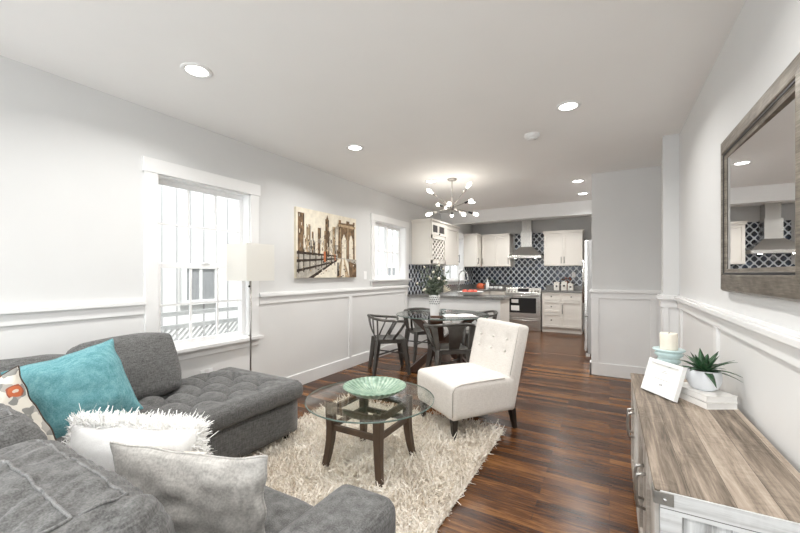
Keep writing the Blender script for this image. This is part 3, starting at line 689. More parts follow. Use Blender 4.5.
# things in the kitchen corner
t = thing('kettle', 'orange red enamel kettle in the kitchen corner', 'kettle', (-2.72, 8.72, .914))
MB().lathe([(.085, 0), (.095, .03), (.09, .09), (.06, .13), (.0001, .135)], n=24).build('body', M_teapot, t)
MB().tube([(.06, -.03, .06), (.13, -.05, .12)], [.018, .01], 8).build('spout', M_teapot, t)
MB().tube([(-.06, 0, .12), (-.05, 0, .19), (.05, 0, .19), (.06, 0, .12)], .008, 8).build('handle', M_blk, t)
MB().ball((0, 0, .142), .014, 8).build('lid_knob', M_blk, t)
t = thing('bottle', 'slim white bottle beside the orange kettle', 'bottle', (-2.545, 8.70, .914))
MB().lathe([(.038, 0), (.04, .01), (.04, .13), (.016, .17), (.016, .21), (.0001, .21)], n=20).build('body', M_white, t)
MB().cyl((0, 0, .21), (0, 0, .235), .014, n=12).build('cap', M_wax, t)
t = thing('potted_herb', 'small dark green plant at the back of the kitchen corner', 'plant', (-2.45, 8.85, .914))
MB().lathe([(.05, 0), (.06, .09), (.054, .09), (.0001, .08)], n=18).build('pot', M_blk, t)
m = MB()
for i in range(40):
    a = random.uniform(0, 2*PI); e = random.uniform(.2, 1.3); r = random.uniform(.05, .11); p = Vector((r*math.cos(a)*math.cos(e), r*math.sin(a)*math.cos(e), .09+r*math.sin(e)+.02)); q = Vector((math.cos(a+1.5), math.sin(a+1.5), .2))*.018; u = Vector((math.cos(a), math.sin(a), .4))*.03
    m.add([p-u, p+q, p+u, p-q], [(0, 1, 2, 3)])
m.build('foliage', M_green, t, fix=False)
for i, (x, y, lb) in enumerate(((-2.44, 8.64, 'white cup at left beside the corner plant'), (-2.33, 8.66, 'white cup in the middle of three near the range'), (-2.22, 8.64, 'white cup nearest the range'))):
    t = thing('cup', lb, 'cup', (x, y, .914), 0, 'white cups on the corner worktop')
    MB().lathe([(.025, 0), (.042, .03), (.045, .06), (.041, .06), (.036, .03), (.0001, .012)], n=20).build('cup_body', M_white, t)
    MB().tube([(.04, 0, .05), (.065, 0, .045), (.06, 0, .02), (.036, 0, .02)], .005, 6).build('handle', M_white, t)
# canisters
for i, (x, h, lb) in enumerate(((-1.015, .15, 'white square canister at left of three by the range'), (-.865, .165, 'middle white canister with rust flowers above it'), (-.735, .125, 'shortest white square canister, near the outlet'))):
    t = thing('canister', lb, 'canister', (x, 8.82, .914), 0, 'white canisters on the worktop')
    MB().box((-.055, -.055, 0), (.055, .055, h)).build('box', M_cab, t, bevel=.006)
    MB().box((-.058, -.058, h), (.058, .058, h+.02)).build('lid', M_cab, t, bevel=.004)
    MB().ball((0, 0, h+.03), .014, 8).build('lid_knob', M_cab, t)
    MB().ball((0, -.056, h*.6), .022, 8, .8).build('label_spot', M_blk, t)
t = thing('flower_pot', 'rust and brown flower pot behind the white canisters', 'plant', (-.84, 8.98, .914))
MB().lathe([(.05, 0), (.065, .14), (.058, .14), (.0001, .12)], n=18).build('pot', M_amber, t)
m = MB()
for i in range(46):
    a = random.uniform(0, 2*PI); r = random.uniform(.01, .10); p = Vector((r*math.cos(a), r*math.sin(a)*.7, .15+random.uniform(0, .14))); q = Vector((random.uniform(-1, 1), random.uniform(-1, 1), random.uniform(-1, 1)))*.022; u = q.cross(Vector((.3, .5, 1)))
    m.mat(random.choice((0, 0, 1))); m.add([p-u, p+q, p+u, p-q], [(0, 1, 2, 3)])
m.build('flowers', [M_amber, M_brownpaint], t, fix=False)
def plate(name, label, cat, c, axis, w=.075, h=.115, kind='outlet'):
    t = thing(name, label, cat, c)
    def bx(a, b_, t0, t1):
        if axis == 'x': return (t0, a[0], a[1]), (t1, b_[0], b_[1])
        return (a[0], -t1, a[1]), (b_[0], -t0, b_[1])
    MB().box(*bx((-w/2, -h/2), (w/2, h/2), .0, .006)).build('cover_plate', M_vinyl, t, bevel=.002)
    if kind == 'outlet':
        for z in (-.025, .025): MB().box(*bx((-.017, z-.013), (.017, z+.013), .006, .008)).build('socket', M_trim, t)
    else:
        MB().box(*bx((-.014, -.03), (.014, .03), .006, .010)).build('rocker', M_vinyl, t)
plate('outlet', 'white electrical outlet on the navy tiles', 'outlet', (-.70, YK-.008, 1.25), 'y')
plate('light_switch', 'white light switch beside the small slider window', 'light switch', (XL, 4.36, 1.25), 'x', kind='switch')
plate('outlet', 'white outlet low on the wall under the sash window', 'outlet', (XL+.006, 1.95, .40), 'x', w=.115, h=.075)

# ------------------------------------------------------------------ city canvas on the left wall
t = thing('canvas_painting', 'sepia canvas of a city skyline and arched stone bridge', 'painting', (XL, 3.54, 1.225))
PW, PH = 1.11, .80
m = MB(); m.box((0, -PW/2, 0), (.035, PW/2, PH)); m.build('canvas', plain('canvas_cream', (.70, .63, .50), .8, var=.12, vs=9, bmp=.1), t)
M_p = [plain('paint_cream', (.78, .72, .60), .8, var=.10, vs=18), plain('paint_tan', (.42, .31, .19), .8, var=.4, vs=16), plain('paint_brown', (.17, .105, .055), .8, var=.6, vs=18),
       plain('paint_dark', (.035, .022, .014), .8, var=.5, vs=20), plain('paint_orange', (.48, .14, .05), .8, var=.3, vs=20), plain('paint_grey', (.40, .37, .32), .8, var=.3, vs=20)]
m = MB()
lay = [0]
def pp(mi, pts):
    lay[0] += 1; m.mat(mi); x = .0352+lay[0]*.00004
    m.add([(x, -PW/2+u*PW, v*PH) for u, v in pts], [tuple(range(len(pts)))])
def rect(mi, u0, v0, u1, v1): pp(mi, [(u0, v0), (u1, v0), (u1, v1), (u0, v1)])
rect(0, .0, .30, 1, 1)
rnd = random.Random(5)
for u0, u1, v, mi in ((.02, .11, .93, 2), (.10, .17, .62, 0), (.14, .20, .78, 1), (.19, .27, .55, 5), (.22, .245, .68, 2), (.31, .36, .75, 2), (.35, .42, .60, 0), (.41, .51, .72, 1), (.43, .49, .90, 2), (.50, .57, .64, 0), (.55, .60, .80, 1), (.60, .66, .52, 5)):
    rect(mi, u0, .30, u1, v)
    rect(3, u1-.012, .32, u1, v-.02)
    for j in range(10):
        a = rnd.uniform(u0, u1-.012); b_ = rnd.uniform(.34, max(.36, v-.04)); rect(rnd.choice((1, 2, 3, 5, 0)), a, b_, a+rnd.uniform(.006, .018), b_+rnd.uniform(.02, .07))
pp(2, [(.435, .88), (.485, .88), (.46, .97)])
# bridge tower with two pointed arches, walkway, cables
pp(2, [(.64, .26), (.97, .26), (.96, .84), (.955, .90), (.65, .88), (.66, .84)])
rect(1, .64, .82, .975, .86); rect(1, .69, .40, .70, .80); rect(1, .825, .36, .835, .86)
for a, b_ in ((.715, .80), (.855, .93)):
    c = (a+b_)/2; pp(0, [(a, .27), (b_, .27), (b_, .60), (c+.02, .67), (c, .71), (c-.02, .67), (a, .60)])
for a, b_ in ((.66, .70), (.80, .86), (.93, .965)): rect(2, a, .88, b_, .93)
pp(5, [(.0, 0), (1, 0), (1, .30), (0, .34)])
pp(0, [(.20, 0), (.95, 0), (.80, .30), (.66, .30)])
pp(1, [(.62, 0), (.70, 0), (.72, .30), (.70, .30)]); pp(1, [(.78, 0), (.86, 0), (.765, .30), (.75, .30)])
pp(2, [(.86, 0), (1, 0), (1, .22), (.84, .27)])
for v0, v1 in ((.36, .30), (.24, .26), (.10, .22)): pp(3, [(.0, v0-.02), (.62, v1+.03), (.62, v1+.05), (.0, v0+.02)])
pp(3, [(.16, .0), (.24, .0), (.64, .28), (.62, .29)])
for u in (.02, .09, .18, .27, .36, .44, .52, .58): rect(3, u, .06+.25*u, u+.014, .40-.1*u)
for a in range(7): pp(2, [(.66, .84-.01*a), (.05+.08*a, .34), (.055+.08*a, .34), (.66, .845-.01*a)])
rect(4, .40, .24, .435, .40); rect(3, .435, .22, .455, .40); rect(4, .585, .27, .60, .37); rect(3, .63, .02, .665, .24); rect(5, .64, .14, .655, .24)
for j in range(70):
    a, b_ = rnd.uniform(0, .97), rnd.uniform(0, .30); rect(rnd.choice((0, 1, 2, 3, 5)), a, b_, a+rnd.uniform(.008, .03), b_+rnd.uniform(.004, .02))
for j in range(40):
    a, b_ = rnd.uniform(.65, .94), rnd.uniform(.3, .85); rect(rnd.choice((1, 1, 2, 3)), a, b_, a+rnd.uniform(.004, .014), b_+rnd.uniform(.01, .05))
m.build('painted_picture', M_p, t, fix=False)

# ------------------------------------------------------------------ wall mirror
t = thing('wall_mirror', 'large mirror in a wide aged silver frame on the right wall', 'mirror', (XR, 2.03, 1.18))
Mm = Matrix(((0, 0, -1, XR), (1, 0, 0, 0), (0, 1, 0, 0), (0, 0, 0, 1)))
MB().frame((1.52, 1.18), (2.55, 1.97), [(0, 0), (0, .024), (.010, .036), (.03, .040), (.078, .048), (.084, .047), (.087, .041), (.098, .040), (.101, .037), (.115, .035), (.115, .0)], Mm).build('frame', M_mframe, t, True, bevel=.001)
MB().frame((1.604, 1.264), (2.466, 1.886), [(0, .0), (0, .043), (.010, .043), (.018, .034), (.018, 0)], Mm).build('inner_bead', M_blk, t, True)
MB().box((-.002, -.42, 1.27), (.0, .42, 1.88), Matrix.Translation((XR-.026, 2.035, 0)) @ Matrix.Rotation(math.radians(MIRROR_YAW), 4, 'Z')).build('mirror_glass', M_mirror, t, True)

# ------------------------------------------------------------------ rug
R0, R1 = (-2.30, .62), (-.74, 2.97)
rng = np.random.default_rng(3)
def strands(n, base, dirs, length, width, bend, seed=1, tip=.15):
    """ribbons of three quads: base (n,3), dirs (n,3) initial growth direction"""
    r = np.random.default_rng(seed); n = len(base)
    side = np.cross(dirs, r.normal(size=(n, 3))); side /= np.linalg.norm(side, axis=1)[:, None]+1e-9
    lean = r.normal(size=(n, 3))*bend; lean[:, 2] -= bend*.6
    vs = []
    ln = (length*r.uniform(.65, 1.15, n))[:, None]; wd = (width*r.uniform(.7, 1.3, n))[:, None]
    for i, tt in enumerate((0, .35, .7, 1.0)):
        p = base+dirs*ln*tt+lean*ln*tt*tt; w = wd*(1.0, 1.0, .9, tip)[i]*.5
        vs.append(p-side*w); vs.append(p+side*w)
    V = np.stack(vs, 1).reshape(-1, 3)
    o = (np.arange(n)*8)[:, None]
    F = np.concatenate([o+np.array([[2*i, 2*i+1, 2*i+3, 2*i+2]]) for i in range(3)], 0)
    return V, F
def fast_mesh(name, V, F, mat, parent):
    me = bpy.data.meshes.new(name); me.vertices.add(len(V)); me.vertices.foreach_set('co', V.astype(np.float32).ravel())
    me.loops.add(F.size); me.loops.foreach_set('vertex_index', F.astype(np.int32).ravel()); me.polygons.add(len(F))
    me.polygons.foreach_set('loop_start', np.arange(0, F.size, 4, dtype=np.int32)); me.polygons.foreach_set('use_smooth', np.ones(len(F), bool))
    me.update(calc_edges=True); me.materials.append(mat); o = bpy.data.objects.new(name, me); C.objects.link(o); o.parent = parent; return o
t = thing('shag_rug', 'cream shag rug under the glass coffee table', 'rug', ((R0[0]+R1[0])/2, (R0[1]+R1[1])/2, 0))
MB().box((R0[0], R0[1], .001), (R1[0], R1[1], .012)).build('rug_backing', M_rug, t, True)
n = 60000
bx_ = np.stack([rng.uniform(R0[0], R1[0], n), rng.uniform(R0[1]+.3, R1[1], n), np.full(n, .010)], 1) - np.array([[(R0[0]+R1[0])/2, (R0[1]+R1[1])/2, 0]])
dd_ = np.stack([rng.normal(0, .75, n), rng.normal(0, .75, n), np.ones(n)], 1); dd_ /= np.linalg.norm(dd_, axis=1)[:, None]
V, F = strands(n, bx_, dd_, .034, .0075, .9, 1, .6); V[:, 2] = np.maximum(V[:, 2], .006)
for ax_, hw in ((0, (R1[0]-R0[0])/2), (1, (R1[1]-R0[1])/2)): V[:, ax_] = np.where(np.abs(V[:, ax_]) > hw, np.sign(V[:, ax_])*(hw+(np.abs(V[:, ax_])-hw)*.5), V[:, ax_])
o = fast_mesh('pile', V, F, M_rug, t); o['kind'] = 'stuff'

# ------------------------------------------------------------------ sectional sofa
sofa = thing('sectional_sofa', 'charcoal tweed sectional sofa with tufted chaise seat', 'sofa', (-1.9, .6, 0))
def wr(sc, amp, seed=0):
    def f(p, nn): return amp*noise.noise(Vector((p.x*sc+seed, p.y*sc, p.z*sc)))
    return f
def part(mb, name, mat=M_grey, parent=sofa, **kw): return mb.build(name, mat, parent, True, **kw)
part(MB().soft((-2.93, .06, .075), (-2.06, 2.05, .335), .02, (8, 16, 4)), 'base')
part(MB().soft((-2.05, .06, .075), (-.80, .965, .33), .02, (12, 8, 4)), 'base')
# tufted seat of the chaise
TX0, TX1, TY0, TY1 = -2.90, -2.005, .25, 2.075
def tuft(x, y):
    a = (x+2.45)/.30+(y)/.25; b_ = (x+2.45)/.30-(y)/.25
    ca = abs(math.sin(PI*a)); cb = abs(math.sin(PI*b_))
    e = min(1, min(TX1-.10-x, x-TX0-.03, TY1-.10-y)/.06); e = max(0, e)
    return (.078*((ca*cb)**.36)-.058)*e+.006*(1-e)
def seatfn(p, nn):
    return tuft(p.x, p.y) if nn.z > .9 else .004*noise.noise(p*9)
part(MB().soft((TX0, TY0, .325), (TX1, TY1, .462), .058, (70, 120, 8), seatfn), 'chaise_seat')
for i in range(-8, 9):
    for j in range(-14, 20):
        s_, d_ = i, j
        if (i+j) % 1: continue
        a, b_ = i, j; x = (a+b_)/2*.30-2.45; y = (a-b_)/2*.25
        if TX0+.08 < x < TX1-.12 and TY0+.1 < y < TY1-.12: part(MB().ball((x, y, .411), .012, 6, .6), 'tuft_button', M_grey2)
for a, b_ in ((-2.02, -1.42), (-1.415, -.795)): part(MB().soft((a, .22, .325), (b_, .99, .462), .05, (16, 16, 6), wr(7, .005, a), .012), 'seat_cushion')
# arm at the near end
part(MB().soft((-.79, .05, .06), (-.562, .995, .582), .05, (10, 22, 14), wr(6, .004), .006), 'arm')
# frames behind the cushions
part(MB().soft((-3.0, .02, .08), (-2.83, 1.48, .68), .04, (6, 16, 10)), 'back_frame')
part(MB().soft((-2.83, .02, .08), (-.60, .17, .70), .04, (20, 6, 10)), 'back_frame')
# near back cushions: piped box edge along the top
def near_cush(a, b_, seed, zt):
    def f(p, nn):
        w = .010*noise.noise(Vector((p.x*34+p.y*22+seed, p.y*4-p.x*3, p.z*4)))+.006*noise.noise(Vector((p.x*60+p.y*50, p.y*5, seed)))
        return w+.010*noise.noise(Vector((p.x*5+seed, p.y*7, p.z*5)))
    c = part(MB().soft((a, .16, .44), (b_, .44, zt), .085, (90, 36, 18), f, .018), 'back_cushion')
    def top(y, x=None): # height of the cushion crown there
        h = zt; e = max(0, .085-(y-.16), .085-(.44-y)); return h-.085+math.sqrt(max(0, .085**2-e*e))
    zc = (zt+.44)/2; hz_ = (zt-.44)/2; xc = (a+b_)/2; hx_ = (b_-a)/2
    def crown(x, y):
        z = top(y); w = max(0, 1-((x-xc)/hx_)**2)*max(0, 1-((y-.30)/.14)**2); z += .018*w*max(0, (z-zc)/hz_)**3
        p = Vector((x, y, z)); return Vector((x, y, z+f(p, None)+.0015))
    for yy, ins in ((.375, .10), (.285, .13)):
        pts = [crown(a+.09+(b_-a-.19)*i/40, yy) for i in range(41)]+[crown(b_-.095, yy-.02-.02*i) for i in range(4)]
        q = MB().tube(pts, .0034, 8).build('piping', M_grey2, c); q.data.transform(INV[sofa['_mi']])
near_cush(-1.425, -.755, 1.0, .815); near_cush(-2.11, -1.435, 5.0, .84)
# dark back cushions along the left wall
def wall_cush(y0, y1, zt, tilt, x0=-2.66):
    M = Matrix.Translation((x0, 0, .455)) @ Matrix.Rotation(math.radians(-tilt), 4, 'Y')
    part(MB().soft((-.10, y0, .0), (.10, y1, zt-.455), .038, (8, 18, 14), wr(8, .010, y0), .03, M), 'back_cushion')
wall_cush(.93, 1.475, .855, 20); wall_cush(.33, .915, .80, 16, -2.70)
for x, y in ((-2.13, 1.98), (-2.85, 1.98), (-2.13, 1.1), (-2.85, .15), (-.68, .88), (-.68, .12), (-1.5, .9)): part(MB().lathe([(.022, .013), (.03, .08)], (x, y, 0), 12), 'leg', M_blackwood)

# ------------------------------------------------------------------ pillows
def frame_of(n, roll=0, up=(0, 0, 1)):
    n = Vector(n).normalized(); r = Vector(up).cross(n).normalized(); u = n.cross(r)
    a = math.radians(roll); r2 = r*math.cos(a)+u*math.sin(a); u2 = -r*math.sin(a)+u*math.cos(a)
    return Matrix((r2, u2, n)).transposed().to_4x4()
def pillow(w, h, t, n=26, seed=0, wrk=.010, front=0, back=0, ear=.06, tw=None):
    m = MB(); vs = []; half = n+1
    def pt(i, j, s):
        u = -1+2*i/n; v = -1+2*j/n
        u = math.copysign(1-(1-abs(u))**1.35, u); v = math.copysign(1-(1-abs(v))**1.35, v)
        edge = max(0, (1-abs(u)**2.6))*max(0, (1-abs(v)**2.6))
        x = u*w/2*(1-ear*(1-v*v)*abs(u)); y = v*h/2*(1-ear*(1-u*u)*abs(v))
        z = s*(t/2*edge**.55+.002)
        q = Vector((u*2.2+seed, v*2.2, s*3.1))
        z += wrk*noise.noise(q*1.3)*edge**.3+ (wrk*.6*noise.noise(Vector((u*7+seed, v*3, s))))*edge**.3
        y += .012*noise.noise(Vector((u*2.5, seed, 1.7)))*abs(v); x += .012*noise.noise(Vector((v*2.5, seed, 4.7)))*abs(u)
        return (x, y, z)
    for s, mi in ((1, front), (-1, back)):
        m.mat(mi); V = [pt(i, j, s) for i in range(half) for j in range(half)]
        F = [(i*half+j, (i+1)*half+j, (i+1)*half+j+1, i*half+j+1) for i in range(n) for j in range(n)]
        if s < 0: F = [f[::-1] for f in F]
        m.add(V, F, True)
    m.mat(0)
    b = [(i, 0) for i in range(n)]+[(n, j) for j in range(n)]+[(i, n) for i in range(n, 0, -1)]+[(0, j) for j in range(n, 0, -1)]
    V = []; F = []
    for i, j in b: V += [pt(i, j, 1), pt(i, j, -1)]
    k = len(b)
    for q in range(k): r = (q+1) % k; F.append((2*q, 2*q+1, 2*r+1, 2*r))
    m.add(V, F, True)
    rim = [Vector(pt(i, j, 1))*Vector((1, 1, 0)) if False else Vector((pt(i, j, 1)[0], pt(i, j, 1)[1], 0)) for i, j in b]
    return m, rim
def place(o, c, Mx): o.matrix_world = Matrix.Translation(Vector(c)) @ Mx
def make_pillow(name, label, c, Mx, w, h, t, mats, seam_mat, **kw):
    r = thing(name, label, 'pillow', (0, 0, 0)); m, rim = pillow(w, h, t, **kw)
    m.build('cover', mats, r, fix=False); MB().tube(rim+[rim[0]], .004, 6, cap=False).build('seam', seam_mat, r)
    place(r, c, Mx); return r
make_pillow('throw_pillow', 'teal woven square pillow against the dark back cushions', (-2.40, .825, .655), frame_of((.88, -.22, .36), 15), .44, .43, .16, [M_teal], M_teal, seed=2.0)
make_pillow('throw_pillow', 'cream floral pillow with orange blooms in the sofa corner', (-2.345, .475, .595), Matrix(((.25, -.28, .956), (.93, -.28, -.331), (.36, .92, .19))).to_4x4(), .37, .40, .13, [M_floral], plain('dark_brown_piping', (.05, .03, .02), .8), seed=7.0)
pr = Vector((.92, .39, 0)).normalized(); nh = Vector((.39, -.92, 0)).normalized()
nb = (nh-Vector((0, 0, .08))).normalized()
Mg = frame_of(nb, -3)
r = make_pillow('throw_pillow', 'pale grey velvet pillow nearest the sofa arm, patterned on its far side', Vector((-1.095, .645, .590)), frame_of(nb, -2), .50, .31, .11, [M_gvelvet, M_floral], M_gvelvet, front=0, back=1, seed=11.0, wrk=.016)
r = make_pillow('throw_pillow', 'white pillow with shaggy fur front behind the grey velvet pillow', Vector((-1.435, .64, .60)), frame_of((nh+Vector((0, 0, .05))), 0), .48, .28, .10, [M_wcloth], M_wcloth, seed=4.0, wrk=.005)
# fur grows from the far face and over the rim
n = 14000; rg = np.random.default_rng(9)
u = rg.uniform(-1, 1, n); v = rg.uniform(-1, 1, n); ed = (1-np.abs(u)**2.6)*(1-np.abs(v)**2.6)
P = np.stack([u*.235, v*.138, -(.055*ed**.55+.001)], 1); D = np.stack([u*.9*np.abs(u)**3, v*.9*np.abs(v)**3+.25, -np.ones(n)*.8], 1)
m2 = 6000; uu = rg.uniform(-1, 1, m2); P2 = np.stack([uu*.235, np.full(m2, .134), rg.uniform(-.022, .004, m2)], 1); D2 = np.stack([rg.normal(0, .4, m2)+uu*.2, np.ones(m2), rg.normal(-.25, .35, m2)], 1)
m3 = 2200; vv = rg.uniform(-1, 1, m3); sx = rg.choice([-1, 1], m3); P3 = np.stack([sx*.232, vv*.136, rg.uniform(-.022, .002, m3)], 1); D3 = np.stack([sx*1.0, rg.normal(0, .4, m3), rg.normal(-.3, .35, m3)], 1)
P = np.concatenate([P, P2, P3]); D = np.concatenate([D, D2, D3]); D /= np.linalg.norm(D, axis=1)[:, None]
V, F = strands(len(P), P, D, .020, .005, .7, 4, .5); o = fast_mesh('fur', V, F, M_fur, r); o['kind'] = 'stuff'

# ------------------------------------------------------------------ coffee table, bowl
ct = (-1.392, 2.04, .012)
t = thing('coffee_table', 'round glass coffee table on four curved dark wood legs', 'coffee table', ct)
TZ = .425
m = MB(); m.mat(0); Rg = .428
m.lathe([(.0001, TZ), (Rg-.004, TZ)], n=72, caps=False); m.lathe([(.0001, TZ+.010), (Rg-.004, TZ+.010)], n=72, caps=False)
m.mat(1).lathe([(Rg-.004, TZ), (Rg, TZ+.003), (Rg, TZ+.007), (Rg-.004, TZ+.010)], n=72, caps=False)
o = m.build('glass_top', [M_tglass, M_tedge], t, fix=False)
for sx in (-1, 1):
    for sy in (-1, 1):
        prof = [(.212, 0), (.197, .09), (.186, .18), (.182, .27), (.184, .34), (.186, TZ-.006)]
        m = MB(); vs = []
        for i, (q, z) in enumerate(prof):
            w = (.019, .021, .023, .025, .026, .026)[i]
            for a, b_ in ((-w, -w), (w, -w), (w, w), (-w, w)): vs.append((sx*q+a, sy*q+b_, z))
        m.add(vs, [(i*4+j, i*4+(j+1) % 4, (i+1)*4+(j+1) % 4, (i+1)*4+j) for i in range(5) for j in range(4)]+[(3, 2, 1, 0), (20, 21, 22, 23)])
        m.build('leg', M_tablewood, t, bevel=.004)
        MB().lathe([(.012, TZ-.006), (.012, TZ)], (sx*.186, sy*.186, 0), 12).build('glass_pad', M_blk, t)
for z, q, w in ((.265, .183, .036), (.375, .185, .04)):
    for a, b_ in (((-q, -q), (q, -q)), ((q, -q), (q, q)), ((q, q), (-q, q)), ((-q, q), (-q, -q))): MB().beam((a[0], a[1], z), (b_[0], b_[1], z), .024, w).build('rail', M_tablewood, t, bevel=.003)
t = thing('decorative_bowl', 'scalloped celadon green bowl on the glass coffee table', 'bowl', (-1.37, 2.06, .012+TZ+.010))
fnb = lambda a, r: 1+(.020*math.cos(a*36) if r > .1 else 0)*(r/.2)
MB().lathe([(.06, 0), (.07, .004), (.12, .022), (.17, .045), (.205, .070), (.212, .076), (.204, .077), (.165, .054), (.11, .03), (.06, .016), (.0001, .014)], n=180, fn=fnb).build('bowl', M_bowl, t)

# ------------------------------------------------------------------ accent chair
fd = Vector((-.57, -.82, 0)).normalized(); rz = math.atan2(fd.y, fd.x)-PI/2
t = thing('slipper_chair', 'ivory armless slipper chair with buttoned back on the rug edge', 'chair', (-1.045, 3.0, 0), rz)
MB().soft((-.285, -.27, .165), (.285, .345, .44), .035, (18, 20, 10), lambda p, nn: (.020*(1-(p.x/.29)**2)*max(0, 1-((p.y-.04)/.32)**2) if nn.z > .8 else 0)+.003*noise.noise(p*6)).build('seat', M_ivory, t)
def backM(): return Matrix.Translation((0, -.235, .30)) @ Matrix.Rotation(math.radians(14), 4, 'X')
BM = backM()
BT = [(x, z) for z, xs in ((.42, (-.17, 0, .17)), (.32, (-.17, 0, .17))) for x in xs]
def bfn(p, nn):
    if nn.y < .7: return .003*noise.noise(p*6)
    d = 0
    for x, z in BT: d -= .016*math.exp(-(((p.x-x)**2+(p.z-z)**2)/.0016))
    return d+.012*max(0, 1-(p.x/.28)**2)
MB().soft((-.28, -.065, -.135), (.28, .065, .565), .03, (30, 8, 30), bfn, 0, BM).build('backrest', M_ivory, t)
for x, z in BT:
    p = BM @ Vector((x, .066, z)); MB().ball(p, .011, 7, .8).build('button', M_ivory, t)
# welt lines
e = .284
m = MB()
for sx in (-1, 1):
    pts = [(sx*e*.985, -.235+.08, .435), (sx*e*.985, .10, .437), (sx*e*.985, .26, .434), (sx*(e-.004), .32, .418), (sx*(e-.008), .338, .38), (sx*(e-.008), .341, .20)]
    MB().tube(pts, .0035, 6).build('welt', M_ivwelt, t)
for sx in (-1, 1):
    MB().tube([BM @ Vector((sx*.274, .056, z)) for z in (.14, .3, .45, .54)], .003, 6).build('back_welt', M_ivwelt, t)
for x, y, sy in ((.235, .30, 1), (-.235, .30, 1), (.235, -.265, -1), (-.235, -.265, -1)):
    MB().beam((x*1.02, y+(.0 if sy > 0 else -.03), .012 if sy > 0 else 0), (x, y, .168), .030, .030, (0, 1, 0), .05, .05).build('leg', M_blackwood, t, bevel=.003)

# ------------------------------------------------------------------ dining table, chairs
dc = (-1.90, 4.44, 0)
t = thing('dining_table', 'round glass dining table on crossed espresso wood legs', 'table', dc)
m = MB().mat(0).lathe([(.0001, .738), (.596, .738)], n=72, caps=False).lathe([(.0001, .750), (.596, .750)], n=72, caps=False)
m.mat(1).lathe([(.596, .738), (.602, .741), (.602, .747), (.596, .750)], n=72, caps=False); m.build('glass_top', [M_tglass, M_tedge], t, fix=False)
for i in range(4):
    a = math.radians(20+90*i); d = Vector((math.cos(a), math.sin(a), 0)); b2 = Vector((-d.y, d.x, 0))
    o_ = b2*.044
    MB().beam(Vector((0, 0, 0))+d*.40+o_*1.0, Vector((0, 0, .735))-d*.40+o_, .085, .15, b2).build('leg', M_espresso, t, bevel=.004)
MB().box((-.06, -.06, .30), (.06, .06, .44)).build('centre_block', M_espresso, t, bevel=.004)
def metal_chair(loc, f, label):
    rz = math.atan2(f[1], f[0])-PI/2
    t = thing('metal_armchair', label, 'chair', loc, rz, 'metal armchairs at the dining table')
    MB().soft((-.185, -.18, .432), (.185, .19, .452), .009, (10, 10, 2), lambda p, nn: (-.010*max(0, 1-(p.x/.17)**2)*max(0, 1-(p.y/.17)**2) if abs(nn.z) > .8 else 0)).build('seat', M_gun, t)
    m = MB(); m.box((-.175, -.17, .395), (.175, -.165, .435)); m.box((-.175, .175, .395), (.175, .18, .435)); m.box((-.178, -.17, .395), (-.173, .18, .435)); m.box((.173, -.17, .395), (.178, .18, .435)); m.build('apron', M_gun, t)
    for sx in (-1, 1):
        for sy in (-1, 1):
            MB().beam((sx*.165, sy*.165, .435), (sx*.222, sy*.225, 0), .070, .050, (sx, -sy, 0), .038, .030).build('leg', M_gun, t, bevel=.004)
    h = []
    for sx in (1,):
        h = [(.178, .03, .45), (.215, .10, .55), (.242, .165, .655), (.250, .165, .675), (.255, .10, .683), (.255, -.02, .69), (.245, -.13, .70), (.20, -.215, .715), (.11, -.255, .728), (0, -.268, .733)]
    pts = h+[(-x, y, z) for x, y, z in h[-2::-1]]
    MB().tube(pts, .0165, 10).build('arm_rail', M_gun, t)
    for sx in (-1, 1): MB().tube([(sx*.178, -.10, .45), (sx*.23, -.02, .60), (sx*.253, .02, .688)], .010, 8).build('arm_brace', M_gun, t)
    for sx in (-1, 1): MB().beam((sx*.175, -.17, .445), (sx*.225, -.185, .705), .040, .014, (0, 1, 0), .075, .014).build('back_post', M_gun, t, bevel=.003)
    m = MB(); vs = []; nn = 10
    for i in range(nn+1):
        s_ = i/nn; w = .055+.035*s_+.03*max(0, s_-.8)*5; y = -.175-.085*s_-.02*math.sin(PI*s_); z = .448+.285*s_
        vs += [(-w, y+.006, z), (w, y+.006, z), (w, y-.006, z), (-w, y-.006, z)]
    m.add(vs, [(i*4+j, i*4+(j+1) % 4, (i+1)*4+(j+1) % 4, (i+1)*4+j) for i in range(nn) for j in range(4)]+[(3, 2, 1, 0), (nn*4, nn*4+1, nn*4+2, nn*4+3)]); m.build('back_splat', M_gun, t, bevel=.002)
    m = MB(); m.beam((-.19, -.19, .26), (.19, .19, .26), .012, .018); m.beam((-.19, .19, .255), (.19, -.19, .255), .012, .018); m.build('cross_brace', M_gun, t)
    return t
c0 = metal_chair((-2.50, 4.09, 0), (.75, .66), 'gunmetal armchair on the left, side-on before the wainscot wall')
def pc(loc, f, label): return dup(c0, loc, math.atan2(f[1], f[0])-PI/2, label)
pc((-1.58, 3.90, 0), (-.62, .78), 'gunmetal armchair right behind the ivory slipper chair, back towards us')
pc((-2.42, 4.92, 0), (.72, -.62), 'gunmetal armchair at the far left of the table against the peninsula')
pc((-1.64, 5.10, 0), (-.88, -.47), 'gunmetal armchair at the far right of the table')
